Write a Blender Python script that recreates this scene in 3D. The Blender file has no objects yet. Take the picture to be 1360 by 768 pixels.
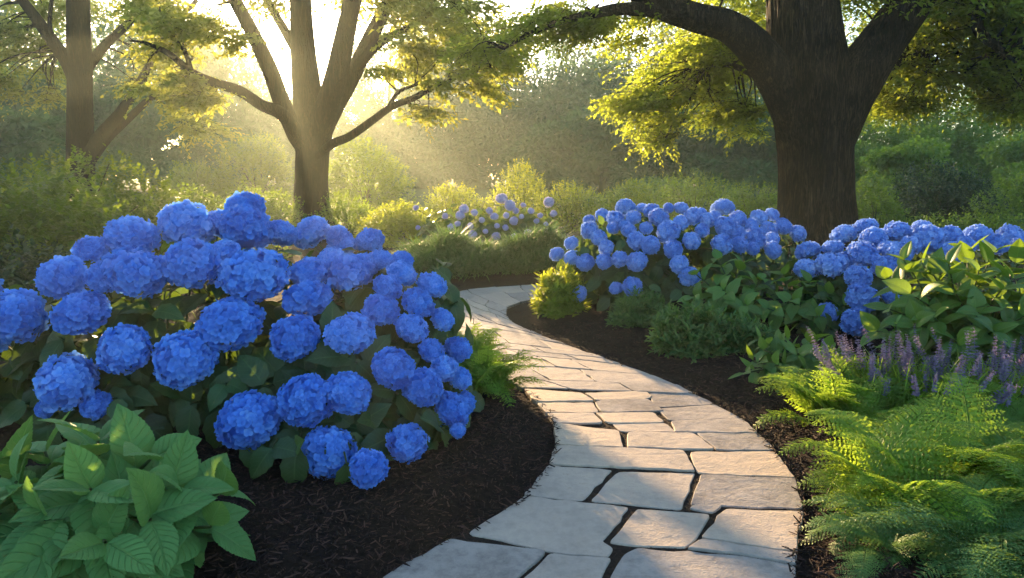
import bpy, math, random
import numpy as np
from mathutils import Vector, Matrix

C = bpy.context.scene
COL = C.collection
R = math.radians

# ------------------------------------------------------------------ camera, sky, sun, exposure
FPX, CX, CY, HZ = 900.0, 680.0, 384.0, 230.0          # focal length and horizon in photo pixels
CAMZ = 1.2
PITCH = math.atan((CY - HZ) / FPX)
cd = bpy.data.cameras.new('camera')
cam = bpy.data.objects.new('camera', cd)
COL.objects.link(cam)
cam.location = (0, 0, CAMZ)
cam.rotation_euler = (math.pi / 2 - PITCH, 0, 0)
cd.sensor_width = 36.0
cd.lens = 36.0 * FPX / 1360.0
cd.clip_start = 0.05
cd.clip_end = 1000
C.camera = cam

SUN_EL, SUN_AZ = R(10.3), R(-18.7)                      # azimuth from +Y, negative = left
SDIR = Vector((math.sin(SUN_AZ) * math.cos(SUN_EL), math.cos(SUN_AZ) * math.cos(SUN_EL), math.sin(SUN_EL)))
w = bpy.data.worlds.new('World')
C.world = w
w.use_nodes = True
nt = w.node_tree
bg = nt.nodes['Background']
sky = nt.nodes.new('ShaderNodeTexSky')
sky.sky_type = 'NISHITA'
sky.sun_disc = False
sky.sun_elevation = SUN_EL
sky.sun_rotation = SUN_AZ
sky.air_density = 1.0
sky.dust_density = 2.0
sky.ozone_density = 2.5
nt.links.new(sky.outputs[0], bg.inputs[0])
bg.inputs[1].default_value = 0.105

sl = bpy.data.lights.new('sun', 'SUN')
sun = bpy.data.objects.new('sun', sl)
COL.objects.link(sun)
sl.energy = 4.4
sl.angle = R(0.6)
sl.color = (1.0, 0.66, 0.34)
sun.rotation_euler = SDIR.to_track_quat('Z', 'Y').to_euler()
sun.location = SDIR * 60

C.view_settings.view_transform = 'Standard'
C.view_settings.look = 'None'
C.view_settings.gamma = 1.0
C.view_settings.exposure = 2.56
C.view_settings.use_curve_mapping = False
C.render.engine = 'CYCLES'
cy = C.cycles
cy.use_denoising = True
cy.use_adaptive_sampling = True
cy.adaptive_threshold = 0.02
cy.max_bounces = 8
cy.diffuse_bounces = 4
cy.glossy_bounces = 2
cy.transmission_bounces = 4
cy.volume_bounces = 1
cy.sample_clamp_indirect = 6.0

HAZE_DENSITY = 0.0020
HAZE_G = 0.63

# ------------------------------------------------------------------ pixel -> world helpers
CP, SP = math.cos(PITCH), math.sin(PITCH)
def pdir(px, py):
    v = (CY - py) / FPX
    return np.array([(px - CX) / FPX, CP + v * SP, -SP + v * CP])
def at(px, py, Y):
    d = pdir(px, py)
    return np.array([0, 0, CAMZ]) + d * (Y / d[1])
def gnd(px, py, z=0.0):
    d = pdir(px, py)
    t = (z - CAMZ) / d[2]
    return np.array([0, 0, CAMZ]) + d * t
def norm(a):
    return a / np.maximum(np.linalg.norm(a, axis=-1, keepdims=True), 1e-9)

# ------------------------------------------------------------------ mesh accumulator
class MB:
    def __init__(self):
        self.v, self.f, self.uv, self.sh, self.n = [], [], [], [], 0
    def add(self, V, F, uv=None, sh=None):
        V = np.asarray(V, float)
        for a in F:
            a = np.asarray(a, int)
            if a.size: self.f.append(a + self.n)
        self.v.append(V)
        self.uv.append(np.zeros((len(V), 2)) if uv is None else np.asarray(uv, float))
        self.sh.append(np.full(len(V), .5) if sh is None else np.broadcast_to(np.asarray(sh, float), (len(V),)))
        self.n += len(V)
    def scatter(self, tm, pos, d, n, s, sh=None):
        V, F, uv = tm[:3]
        vs = tm[3] if len(tm) > 3 else None
        pos = np.asarray(pos, float); N = len(pos); k = len(V)
        if N == 0: return
        d = norm(np.asarray(d, float)); x = norm(np.cross(d, np.asarray(n, float))); z = np.cross(x, d)
        s = np.asarray(s, float)
        s = np.broadcast_to(s if s.ndim else s[None], (N,))
        out = pos[:, None] + s[:, None, None] * (V[None, :, 0, None] * x[:, None] + V[None, :, 1, None] * d[:, None] + V[None, :, 2, None] * z[:, None])
        base = (np.arange(N) * k)
        FF = []
        for a in F:
            a = np.asarray(a, int)
            FF.append((base[:, None, None] + a[None]).reshape(-1, a.shape[1]))
        if sh is None: sh = np.full(N, .5)
        shv = np.repeat(sh, k)
        if vs is not None: shv = np.clip(shv + np.tile(vs, N), 0, 1)
        self.add(out.reshape(-1, 3), FF, np.tile(uv, (N, 1)), shv)
    def build(self, name, m, parent=None, smooth=True, loc=None):
        V = np.concatenate(self.v)
        if loc is not None: V = V - np.asarray(loc)
        me = bpy.data.meshes.new(name)
        me.vertices.add(len(V)); me.vertices.foreach_set('co', V.astype(np.float32).ravel())
        nl = sum(a.size for a in self.f); npoly = sum(len(a) for a in self.f)
        me.loops.add(nl); me.polygons.add(npoly)
        me.loops.foreach_set('vertex_index', np.concatenate([a.ravel() for a in self.f]).astype(np.int32))
        tot = np.concatenate([np.full(len(a), a.shape[1]) for a in self.f])
        me.polygons.foreach_set('loop_start', (np.cumsum(tot) - tot).astype(np.int32))
        me.update(calc_edges=True)
        me.polygons.foreach_set('use_smooth', np.full(npoly, bool(smooth)))
        a = me.attributes.new('luv', 'FLOAT2', 'POINT'); a.data.foreach_set('vector', np.concatenate(self.uv).astype(np.float32).ravel())
        a = me.attributes.new('shade', 'FLOAT', 'POINT'); a.data.foreach_set('value', np.concatenate(self.sh).astype(np.float32))
        me.validate()
        me.materials.append(m)
        o = bpy.data.objects.new(name, me)
        COL.objects.link(o)
        if parent is not None: o.parent = parent
        return o

def tag(o, label=None, cat=None, group=None, kind=None):
    if label: o['label'] = label
    if cat: o['category'] = cat
    if group: o['group'] = group
    if kind: o['kind'] = kind
    return o
def thing(name, label, cat, loc, group=None, rz=0):
    o = bpy.data.objects.new(name, None)
    COL.objects.link(o)
    o.empty_display_size = 0.1
    o.location = tuple(float(c) for c in loc); o.rotation_euler = (0, 0, rz)
    return tag(o, label, cat, group)

# ------------------------------------------------------------------ noise
class SNoise:
    def __init__(self, seed, n=14, f=1.0):
        g = np.random.default_rng(seed)
        self.k = norm(g.normal(size=(n, 3))) * g.uniform(.5, 1.8, (n, 1)) * f * 2 * math.pi
        self.p = g.uniform(0, 6.28, n); self.a = 1 / np.sqrt(n / 2)
    def __call__(self, P):
        return np.sin(np.asarray(P) @ self.k.T + self.p).sum(-1) * self.a * .6

# ------------------------------------------------------------------ materials
def mat(name):
    m = bpy.data.materials.new(name); m.use_nodes = True
    nt = m.node_tree
    for n in list(nt.nodes): nt.nodes.remove(n)
    out = nt.nodes.new('ShaderNodeOutputMaterial')
    return m, nt, out
def node(nt, typ, **kw):
    n = nt.nodes.new(typ)
    for k, v in kw.items():
        if k.startswith('i_'): n.inputs[k[2:].replace('_', ' ')].default_value = v
        elif k[0] == 'n' and k[1:].isdigit(): n.inputs[int(k[1:])].default_value = v
        else: setattr(n, k, v)
    return n
def ramp(nt, stops):
    r = nt.nodes.new('ShaderNodeValToRGB')
    e = r.color_ramp.elements
    while len(e) < len(stops): e.new(.5)
    for i, (p, c) in enumerate(stops):
        e[i].position = p; e[i].color = (c[0], c[1], c[2], 1) if not isinstance(c, float) else (c, c, c, 1)
    return r
def mathn(nt, op, a, b=None, c=None):
    n = nt.nodes.new('ShaderNodeMath'); n.operation = op
    for i, x in enumerate((a, b, c)):
        if x is None: continue
        if isinstance(x, (int, float)): n.inputs[i].default_value = x
        else: nt.links.new(x, n.inputs[i])
    return n.outputs[0]

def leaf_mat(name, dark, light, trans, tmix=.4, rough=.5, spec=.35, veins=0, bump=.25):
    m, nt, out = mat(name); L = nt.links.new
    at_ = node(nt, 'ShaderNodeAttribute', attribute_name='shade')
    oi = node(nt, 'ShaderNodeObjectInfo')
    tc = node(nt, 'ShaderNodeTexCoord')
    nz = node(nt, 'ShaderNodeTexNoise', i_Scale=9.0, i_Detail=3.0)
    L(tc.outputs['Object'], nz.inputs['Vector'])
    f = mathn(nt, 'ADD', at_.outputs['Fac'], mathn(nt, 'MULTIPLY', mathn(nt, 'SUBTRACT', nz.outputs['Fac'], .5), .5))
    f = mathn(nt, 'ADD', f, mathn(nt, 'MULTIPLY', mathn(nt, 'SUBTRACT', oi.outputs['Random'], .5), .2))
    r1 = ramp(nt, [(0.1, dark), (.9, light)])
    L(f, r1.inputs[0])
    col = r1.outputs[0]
    pr = node(nt, 'ShaderNodeBsdfPrincipled', i_Roughness=rough)
    pr.inputs['Specular IOR Level'].default_value = spec
    if veins:
        uv = node(nt, 'ShaderNodeAttribute', attribute_name='luv')
        sp = node(nt, 'ShaderNodeSeparateXYZ'); L(uv.outputs['Vector'], sp.inputs[0])
        au = mathn(nt, 'ABSOLUTE', sp.outputs[0])
        ph = mathn(nt, 'FRACT', mathn(nt, 'MULTIPLY', mathn(nt, 'SUBTRACT', sp.outputs[1], mathn(nt, 'MULTIPLY', au, .22)), float(veins)))
        tri = mathn(nt, 'ABSOLUTE', mathn(nt, 'SUBTRACT', ph, .5))
        side = node(nt, 'ShaderNodeMapRange', n1=0.0, n2=.10, n3=1.0, n4=0.0); L(tri, side.inputs[0])
        mid = node(nt, 'ShaderNodeMapRange', n1=0.0, n2=.09, n3=1.0, n4=0.0); L(au, mid.inputs[0])
        v = mathn(nt, 'MAXIMUM', mathn(nt, 'MULTIPLY', side.outputs[0], .55), mid.outputs[0])
        mx = node(nt, 'ShaderNodeMix', data_type='RGBA'); L(mathn(nt, 'MULTIPLY', v, .6), mx.inputs[0]); L(col, mx.inputs[6])
        mx.inputs[7].default_value = (min(1, light[0] * 1.7 + .02), min(1, light[1] * 1.5 + .02), min(1, light[2] * 1.6 + .01), 1)
        col = mx.outputs[2]
        nz2 = node(nt, 'ShaderNodeTexNoise', i_Scale=60.0, i_Detail=3.0); L(tc.outputs['Object'], nz2.inputs['Vector'])
        h = mathn(nt, 'SUBTRACT', mathn(nt, 'MULTIPLY', nz2.outputs['Fac'], .5), v)
        bp = node(nt, 'ShaderNodeBump', i_Strength=bump, i_Distance=.007); L(h, bp.inputs['Height'])
        L(bp.outputs[0], pr.inputs['Normal'])
    L(col, pr.inputs['Base Color'])
    tr = node(nt, 'ShaderNodeBsdfTranslucent')
    r2 = ramp(nt, [(.1, tuple(c * .75 for c in trans)), (.9, trans)]); L(f, r2.inputs[0]); L(r2.outputs[0], tr.inputs[0])
    ms = node(nt, 'ShaderNodeMixShader', n0=tmix)
    L(pr.outputs[0], ms.inputs[1]); L(tr.outputs[0], ms.inputs[2]); L(ms.outputs[0], out.inputs[0])
    return m

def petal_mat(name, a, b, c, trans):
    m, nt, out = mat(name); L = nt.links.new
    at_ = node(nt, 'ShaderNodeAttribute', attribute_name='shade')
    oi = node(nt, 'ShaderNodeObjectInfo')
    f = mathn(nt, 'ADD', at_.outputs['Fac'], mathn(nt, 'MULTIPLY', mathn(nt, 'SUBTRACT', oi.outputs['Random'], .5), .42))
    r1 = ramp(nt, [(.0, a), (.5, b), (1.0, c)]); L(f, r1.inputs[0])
    pr = node(nt, 'ShaderNodeBsdfPrincipled', i_Roughness=.6); pr.inputs['Specular IOR Level'].default_value = .2
    uv = node(nt, 'ShaderNodeAttribute', attribute_name='luv')
    sp = node(nt, 'ShaderNodeSeparateXYZ'); L(uv.outputs['Vector'], sp.inputs[0])
    wv = mathn(nt, 'SINE', mathn(nt, 'MULTIPLY', sp.outputs[0], 17.0))
    bp = node(nt, 'ShaderNodeBump', i_Strength=.18, i_Distance=.002); L(wv, bp.inputs['Height']); L(bp.outputs[0], pr.inputs['Normal'])
    L(r1.outputs[0], pr.inputs['Base Color'])
    tr = node(nt, 'ShaderNodeBsdfTranslucent'); tr.inputs[0].default_value = (*trans, 1)
    ms = node(nt, 'ShaderNodeMixShader', n0=.34)
    L(pr.outputs[0], ms.inputs[1]); L(tr.outputs[0], ms.inputs[2]); L(ms.outputs[0], out.inputs[0])
    return m

def bark_mat(name, dark, light, sc=1.0):
    m, nt, out = mat(name); L = nt.links.new
    tc = node(nt, 'ShaderNodeTexCoord'); mp = node(nt, 'ShaderNodeMapping'); L(tc.outputs['Object'], mp.inputs[0])
    mp.inputs['Scale'].default_value = (15 * sc, 15 * sc, 1.5 * sc)
    nz = node(nt, 'ShaderNodeTexNoise', i_Scale=1.5, i_Detail=5.0, i_Roughness=.6, i_Distortion=.9); L(mp.outputs[0], nz.inputs['Vector'])
    nb = node(nt, 'ShaderNodeTexNoise', i_Scale=3.4, i_Detail=4.0, i_Roughness=.65, i_Distortion=.4); L(mp.outputs[0], nb.inputs['Vector'])
    ra = mathn(nt, 'MULTIPLY', mathn(nt, 'ABSOLUTE', mathn(nt, 'SUBTRACT', nz.outputs['Fac'], .5)), 3.6)
    rb = mathn(nt, 'MULTIPLY', mathn(nt, 'ABSOLUTE', mathn(nt, 'SUBTRACT', nb.outputs['Fac'], .5)), 3.0)
    h = mathn(nt, 'MINIMUM', mathn(nt, 'ADD', mathn(nt, 'MULTIPLY', ra, .65), mathn(nt, 'MULTIPLY', rb, .45)), 1.0)
    big = node(nt, 'ShaderNodeTexNoise', i_Scale=2.2, i_Detail=3.0); L(tc.outputs['Object'], big.inputs['Vector'])
    cf = mathn(nt, 'ADD', mathn(nt, 'MULTIPLY', h, .7), mathn(nt, 'MULTIPLY', big.outputs['Fac'], .3))
    r1 = ramp(nt, [(.22, dark), (.62, light)]); L(cf, r1.inputs[0])  # furrows also darkened by colour, deepening the shade of the bump
    pr = node(nt, 'ShaderNodeBsdfPrincipled', i_Roughness=.9); pr.inputs['Specular IOR Level'].default_value = .15
    L(r1.outputs[0], pr.inputs['Base Color'])
    bp = node(nt, 'ShaderNodeBump', i_Strength=1.0, i_Distance=.06); L(h, bp.inputs['Height']); L(bp.outputs[0], pr.inputs['Normal'])
    L(pr.outputs[0], out.inputs[0])
    return m

def stone_mat():
    m, nt, out = mat('flagstone'); L = nt.links.new
    tc = node(nt, 'ShaderNodeTexCoord'); oi = node(nt, 'ShaderNodeObjectInfo')
    ge = node(nt, 'ShaderNodeNewGeometry')
    n1 = node(nt, 'ShaderNodeTexNoise', i_Scale=2.3, i_Detail=7.0, i_Roughness=.62); L(ge.outputs['Position'], n1.inputs['Vector'])
    n2 = node(nt, 'ShaderNodeTexNoise', i_Scale=26.0, i_Detail=5.0, i_Roughness=.7); L(ge.outputs['Position'], n2.inputs['Vector'])
    n3 = node(nt, 'ShaderNodeTexNoise', i_Scale=130.0, i_Detail=3.0); L(ge.outputs['Position'], n3.inputs['Vector'])
    f = mathn(nt, 'ADD', mathn(nt, 'MULTIPLY', n1.outputs['Fac'], .55), mathn(nt, 'MULTIPLY', n2.outputs['Fac'], .45))
    f = mathn(nt, 'ADD', f, mathn(nt, 'MULTIPLY', mathn(nt, 'SUBTRACT', oi.outputs['Random'], .5), .34))
    r1 = ramp(nt, [(.27, (.165, .145, .125)), (.42, (.30, .265, .225)), (.55, (.385, .335, .28)), (.75, (.52, .44, .345))]); L(f, r1.inputs[0])
    sp = node(nt, 'ShaderNodeMapRange', n1=.60, n2=.70, n3=0.0, n4=1.0); L(n2.outputs['Fac'], sp.inputs[0])
    mx = node(nt, 'ShaderNodeMix', data_type='RGBA'); L(mathn(nt, 'MULTIPLY', sp.outputs[0], .35), mx.inputs[0]); L(r1.outputs[0], mx.inputs[6]); mx.inputs[7].default_value = (.16, .13, .10, 1)
    pr = node(nt, 'ShaderNodeBsdfPrincipled', i_Roughness=.72); pr.inputs['Specular IOR Level'].default_value = .3
    hr = ramp(nt, [(0, (.96, .98, 1.0)), (.5, (1.0, .96, .90)), (1.0, (1.0, .91, .78))]); L(oi.outputs['Random'], hr.inputs[0])
    mt = node(nt, 'ShaderNodeMix', data_type='RGBA', blend_type='MULTIPLY', n0=1.0); L(mx.outputs[2], mt.inputs[6]); L(hr.outputs[0], mt.inputs[7])
    L(mt.outputs[2], pr.inputs['Base Color'])
    mp = node(nt, 'ShaderNodeMapping'); L(ge.outputs['Position'], mp.inputs[0]); mp.inputs['Scale'].default_value = (1.0, 2.4, 1.0)
    n4 = node(nt, 'ShaderNodeTexNoise', i_Scale=5.0, i_Detail=4.0, i_Distortion=.8); L(mp.outputs[0], n4.inputs['Vector'])
    cl = ramp(nt, [(.40, 0.0), (.47, .5), (.56, .55), (.62, 1.0)]); L(n4.outputs['Fac'], cl.inputs[0])
    h = mathn(nt, 'ADD', mathn(nt, 'MULTIPLY', cl.outputs[0], .22), mathn(nt, 'ADD', mathn(nt, 'MULTIPLY', n2.outputs['Fac'], .55), mathn(nt, 'MULTIPLY', n3.outputs['Fac'], .30)))
    bp = node(nt, 'ShaderNodeBump', i_Strength=.75, i_Distance=.007); L(h, bp.inputs['Height']); L(bp.outputs[0], pr.inputs['Normal'])
    L(pr.outputs[0], out.inputs[0])
    return m

def soil_mat(name, dark, light, scale=40.0):
    m, nt, out = mat(name); L = nt.links.new
    ge = node(nt, 'ShaderNodeNewGeometry')
    n1 = node(nt, 'ShaderNodeTexNoise', i_Scale=scale, i_Detail=6.0, i_Roughness=.7); L(ge.outputs['Position'], n1.inputs['Vector'])
    r1 = ramp(nt, [(.3, dark), (.7, light)]); L(n1.outputs['Fac'], r1.inputs[0])
    pr = node(nt, 'ShaderNodeBsdfPrincipled', i_Roughness=.95); pr.inputs['Specular IOR Level'].default_value = .1
    at_ = node(nt, 'ShaderNodeAttribute', attribute_name='shade')
    mx = node(nt, 'ShaderNodeMix', data_type='RGBA'); L(at_.outputs['Fac'], mx.inputs[0]); L(r1.outputs[0], mx.inputs[6])
    g1 = node(nt, 'ShaderNodeTexNoise', i_Scale=3.0, i_Detail=5.0); L(ge.outputs['Position'], g1.inputs['Vector'])
    gr = ramp(nt, [(.3, (.035, .06, .018)), (.7, (.08, .12, .03))]); L(g1.outputs['Fac'], gr.inputs[0]); L(gr.outputs[0], mx.inputs[7])
    L(mx.outputs[2], pr.inputs['Base Color'])
    bp = node(nt, 'ShaderNodeBump', i_Strength=.9, i_Distance=.02); L(n1.outputs['Fac'], bp.inputs['Height']); L(bp.outputs[0], pr.inputs['Normal'])
    L(pr.outputs[0], out.inputs[0])
    return m
def chip_mat():
    m, nt, out = mat('mulch_chip'); L = nt.links.new
    at_ = node(nt, 'ShaderNodeAttribute', attribute_name='shade')
    r1 = ramp(nt, [(0, (.010, .0055, .004)), (.6, (.033, .017, .0125)), (1, (.09, .047, .033))]); L(at_.outputs['Fac'], r1.inputs[0])
    pr = node(nt, 'ShaderNodeBsdfPrincipled', i_Roughness=.85); pr.inputs['Specular IOR Level'].default_value = .2
    L(r1.outputs[0], pr.inputs['Base Color']); L(pr.outputs[0], out.inputs[0])
    return m

M = dict(
    stone=stone_mat(), chip=chip_mat(),
    soil=soil_mat('mulch_soil', (.006, .004, .003), (.028, .017, .012), 45),
    joint=soil_mat('joint_soil', (.016, .012, .009), (.055, .040, .028), 90),
    bark=bark_mat('bark_oak', (.007, .005, .0035), (.11, .072, .047)),
    bark2=bark_mat('bark_far', (.008, .005, .003), (.050, .030, .017), .8),
    stem=leaf_mat('green_stem', (.05, .075, .02), (.09, .12, .03), (.1, .15, .03), .15),
    wood=leaf_mat('shrub_wood', (.035, .026, .016), (.07, .05, .03), (.05, .04, .02), .05),
    blue=petal_mat('petal_blue', (.058, .18, .62), (.120, .34, .86), (.26, .52, .96), (.16, .40, .87)),
    paleblue=petal_mat('petal_blue_light', (.11, .23, .62), (.24, .42, .84), (.46, .62, .93), (.30, .46, .86)),
    lilac=petal_mat('petal_lilac', (.34, .34, .60), (.52, .51, .74), (.74, .70, .82), (.6, .58, .8)),
    hyd=leaf_mat('hydrangea_leaf', (.020, .050, .014), (.050, .115, .028), (.16, .26, .02), .30, .45, .4, 9),
    hydlit=leaf_mat('hydrangea_leaf_fresh', (.040, .10, .016), (.095, .20, .032), (.28, .44, .03), .36, .45, .4, 9),
    broad=leaf_mat('broad_leaf', (.052, .145, .034), (.120, .275, .072), (.22, .42, .06), .28, .6, .25, 9, .8),
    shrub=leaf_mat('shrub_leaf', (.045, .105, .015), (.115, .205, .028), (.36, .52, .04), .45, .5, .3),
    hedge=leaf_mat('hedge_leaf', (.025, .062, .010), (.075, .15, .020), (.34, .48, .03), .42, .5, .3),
    shrubdark=leaf_mat('shrub_leaf_dark', (.016, .036, .010), (.040, .075, .018), (.08, .14, .02), .3, .5, .3),  # darker copy of the shrub leaf, with shade put into its colour
    gold_sunlit=leaf_mat('gold_and_sunlit_leaf', (.095, .155, .015), (.19, .27, .028), (.50, .58, .045), .5, .5, .3),  # own yellow of the narrow-leaved shrub; painted sunlight on the back row
    oak=leaf_mat('oak_leaf', (.050, .080, .012), (.11, .14, .022), (.52, .64, .06), .58, .5, .3),
    oakfar=leaf_mat('oak_leaf_far', (.050, .075, .014), (.11, .13, .026), (.54, .60, .09), .58, .5, .3),
    fern=leaf_mat('fern_leaf', (.075, .165, .020), (.16, .30, .034), (.42, .62, .05), .5, .5, .3),
    fernblue=leaf_mat('fern_leaf_blue', (.06, .14, .032), (.115, .23, .050), (.24, .40, .06), .3, .5, .3),
    feather=leaf_mat('feather_leaf', (.045, .11, .028), (.095, .19, .05), (.24, .40, .05), .38, .5, .3),
    blade=leaf_mat('blade_leaf', (.05, .13, .04), (.10, .21, .065), (.2, .36, .08), .4, .5, .3),
    lav=petal_mat('petal_lavender', (.13, .115, .18), (.21, .19, .27), (.34, .31, .39), (.28, .2, .36)),
    wood_far=leaf_mat('woods_leaf', (.028, .078, .022), (.060, .14, .038), (.13, .28, .06), .35, .6, .2),
)

# ------------------------------------------------------------------ templates
def leaf_tmpl(W=.6, nl=9, nw=5, fold=.18, curl=.5, und=.0, tip=.8, serr=0.0, veins=9, rib=0.0):
    t = np.linspace(0, 1, nl); u = np.linspace(-1, 1, nw)
    wd = (t ** .6) * ((1 - t) ** tip); wd = wd / wd.max() * W / 2
    wd[-1] = 0.0
    V, UV = [], []
    ang = -curl * t; y = np.concatenate([[0], np.cumsum(np.cos((ang[1:] + ang[:-1]) / 2))]) / (nl - 1); z = np.concatenate([[0], np.cumsum(np.sin((ang[1:] + ang[:-1]) / 2))]) / (nl - 1)
    for i in range(nl):
        for j in range(nw):
            sgn = 1 + (serr * ((i % 2) * 2 - 1) if abs(u[j]) == 1 and 0 < i < nl - 1 else 0)
            x = u[j] * wd[i] * sgn
            zz = fold * abs(u[j]) * wd[i] * 2 + und * math.sin(i * 2.1 + j * 1.3) * abs(u[j])
            zz += rib * math.cos(2 * math.pi * veins * (t[i] - .22 * abs(u[j]))) * (1 - t[i]) * min(1, 3 * abs(u[j]))
            zz -= .25 * fold * (abs(u[j]) ** 3) * wd[i] * 4
            V.append((x, y[i] - zz * math.sin(ang[i]) * .5 , z[i] + zz)); UV.append((u[j], t[i]))
    F = [(i * nw + j, i * nw + j + 1, (i + 1) * nw + j + 1, (i + 1) * nw + j) for i in range(nl - 1) for j in range(nw - 1)]
    return np.array(V), [np.array(F)], np.array(UV)
def diamond(W=.58, fold=.12, droop=.12):
    V = np.array([(0, 0, 0), (-W / 2, .42, fold), (0, 1, -droop), (W / 2, .42, fold)])
    return V, [np.array([(0, 3, 2), (0, 2, 1)])], np.array([(0, 0), (-1, .5), (0, 1), (1, .5)])
def blade_tmpl(W=.05, n=5, curl=.9):
    t = np.linspace(0, 1, n); ang = -curl * t
    y = np.concatenate([[0], np.cumsum(np.cos(ang[1:]))]) / (n - 1); z = np.concatenate([[0], np.cumsum(np.sin(ang[1:]))]) / (n - 1)
    wd = W * (1 - t ** 2) * .5 + .002
    V = np.concatenate([np.stack([-wd, y, z + wd * .3], 1), np.stack([wd, y, z + wd * .3], 1)])
    F = [(i, n + i, n + i + 1, i + 1) for i in range(n - 1)]
    return V, [np.array(F)], np.stack([np.repeat([-1., 1.], n), np.tile(t, 2)], 1)

LEAF_HI = [leaf_tmpl(.59, 37, 9, .19, c, .006, 1.05, .025, 9, .0075) for c in (.15, .45, .75)]
LEAF_MD = [leaf_tmpl(.62, 10, 5, .18, c, .012, 1.15, .05) for c in (.4, .8, 1.1)]
LEAF_LO = [leaf_tmpl(.62, 5, 3, .2, c, 0, .8) for c in (.4, .9)]
LANCE = [leaf_tmpl(.26, 5, 3, .2, c, 0, .9) for c in (.3, .8)]
DIA = diamond()
BLADES = [blade_tmpl(.05, 5, c) for c in (.4, .9, 1.4)]

def tube(mb, pts, rad, sides=8, sh=.5, bark=None, cap=False):
    pts = np.asarray(pts, float); rad = np.asarray(rad, float)
    n = len(pts)
    T = norm(np.gradient(pts, axis=0))
    ref = np.array([1., 0, 0]) if abs(T[0][0]) < .8 else np.array([0, 1., 0])
    X = np.zeros((n, 3)); x = norm(ref - T[0] * (ref @ T[0])); X[0] = x
    for i in range(1, n):
        x = X[i - 1] - T[i] * (X[i - 1] @ T[i]); X[i] = norm(x)
    Y = np.cross(T, X)
    a = np.linspace(0, 2 * math.pi, sides, endpoint=False)
    rr = np.repeat(rad[:, None], sides, 1)
    P = pts[:, None] + rr[..., None] * (np.cos(a)[None, :, None] * X[:, None] + np.sin(a)[None, :, None] * Y[:, None])
    if bark is not None:
        d = bark(P.reshape(-1, 3), np.tile(a, n)).reshape(n, sides)
        P = pts[:, None] + (rr * (1 + d))[..., None] * (np.cos(a)[None, :, None] * X[:, None] + np.sin(a)[None, :, None] * Y[:, None])
    i = np.arange(n - 1)[:, None] * sides; j = np.arange(sides)[None]; j2 = (j + 1) % sides
    F = np.stack([i + j, i + j2, i + sides + j2, i + sides + j], -1).reshape(-1, 4)
    V = P.reshape(-1, 3); FF = [F]
    if cap:
        V = np.concatenate([V, pts[-1:]]); b = (n - 1) * sides
        FF.append(np.stack([b + j[0], b + j2[0], np.full(sides, n * sides)], 1))
    mb.add(V, FF, None, sh)
def crom(P, n):
    P = np.asarray(P, float)
    if len(P) == 2: return P[0] + (P[1] - P[0]) * np.linspace(0, 1, n)[:, None]
    Q = np.concatenate([[2 * P[0] - P[1]], P, [2 * P[-1] - P[-2]]])
    out = []
    for t in np.linspace(0, len(P) - 1 - 1e-6, n):
        k = int(t); u = t - k; a, b, c, d = Q[k:k + 4]
        out.append(.5 * (2 * b + (c - a) * u + (2 * a - 5 * b + 4 * c - d) * u * u + (3 * b - a - 3 * c + d) * u ** 3))
    return np.array(out)

# ------------------------------------------------------------------ path outline (on the ground)
RIGHT = [(1075, 860), (1058, 800), (1056, 768), (1058, 741), (1067, 690), (1066, 660), (1052, 635), (1027, 605), (1008, 583), (985, 563), (955, 545), (923, 530), (890, 512), (850, 497), (800, 480), (760, 465), (720, 450), (692, 438), (676, 427), (671, 416), (680, 408), (700, 403), (730, 399), (790, 394), (860, 391), (960, 389)]
LEFT = [(430, 860), (490, 795), (522, 768), (598, 725), (666, 688), (697, 666), (728, 625), (738, 600), (738, 575), (728, 556), (712, 537), (692, 520), (662, 500), (635, 478), (612, 455), (598, 432), (591, 412), (592, 398), (604, 391), (625, 387), (660, 384), (710, 381), (780, 378), (860, 376), (960, 374)]
Rw = np.array([gnd(*p)[:2] for p in RIGHT]); Lw = np.array([gnd(*p)[:2] for p in LEFT])
OUT = np.concatenate([crom(Rw, 90), crom(Lw, 90)[::-1]])
def path_sd(P):
    P = np.asarray(P, float)[:, :2]
    A = OUT; B = np.roll(OUT, -1, 0)
    best = np.full(len(P), 1e9); ins = np.zeros(len(P), bool)
    for a, b in zip(A, B):
        ab = b - a; t = np.clip(((P - a) @ ab) / max(ab @ ab, 1e-9), 0, 1)
        best = np.minimum(best, np.hypot(*(P - a - t[:, None] * ab).T))
        c = (a[1] > P[:, 1]) != (b[1] > P[:, 1])
        with np.errstate(divide='ignore', invalid='ignore'):
            xi = a[0] + (P[:, 1] - a[1]) / (b[1] - a[1]) * ab[0]
        ins ^= c & (P[:, 0] < xi)
    return np.where(ins, -best, best)
GN = SNoise(3, 16, .9); GN2 = SNoise(4, 20, 4.0)
def gz(P):
    P = np.atleast_2d(np.asarray(P, float))
    sd = path_sd(P)
    t = np.clip((sd + .02) / .28, 0, 1); t = t * t * (3 - 2 * t)
    t2 = np.clip(sd / 1.2, 0, 1)
    Q = np.concatenate([P[:, :2], np.zeros((len(P), 1))], 1)
    far = np.clip((P[:, 1] - 10) / 10, 0, 1)
    return .003 + t * .042 + t2 * .06 + t * (GN(Q) * .018 + GN2(Q) * .008) * (1 - far)

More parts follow.
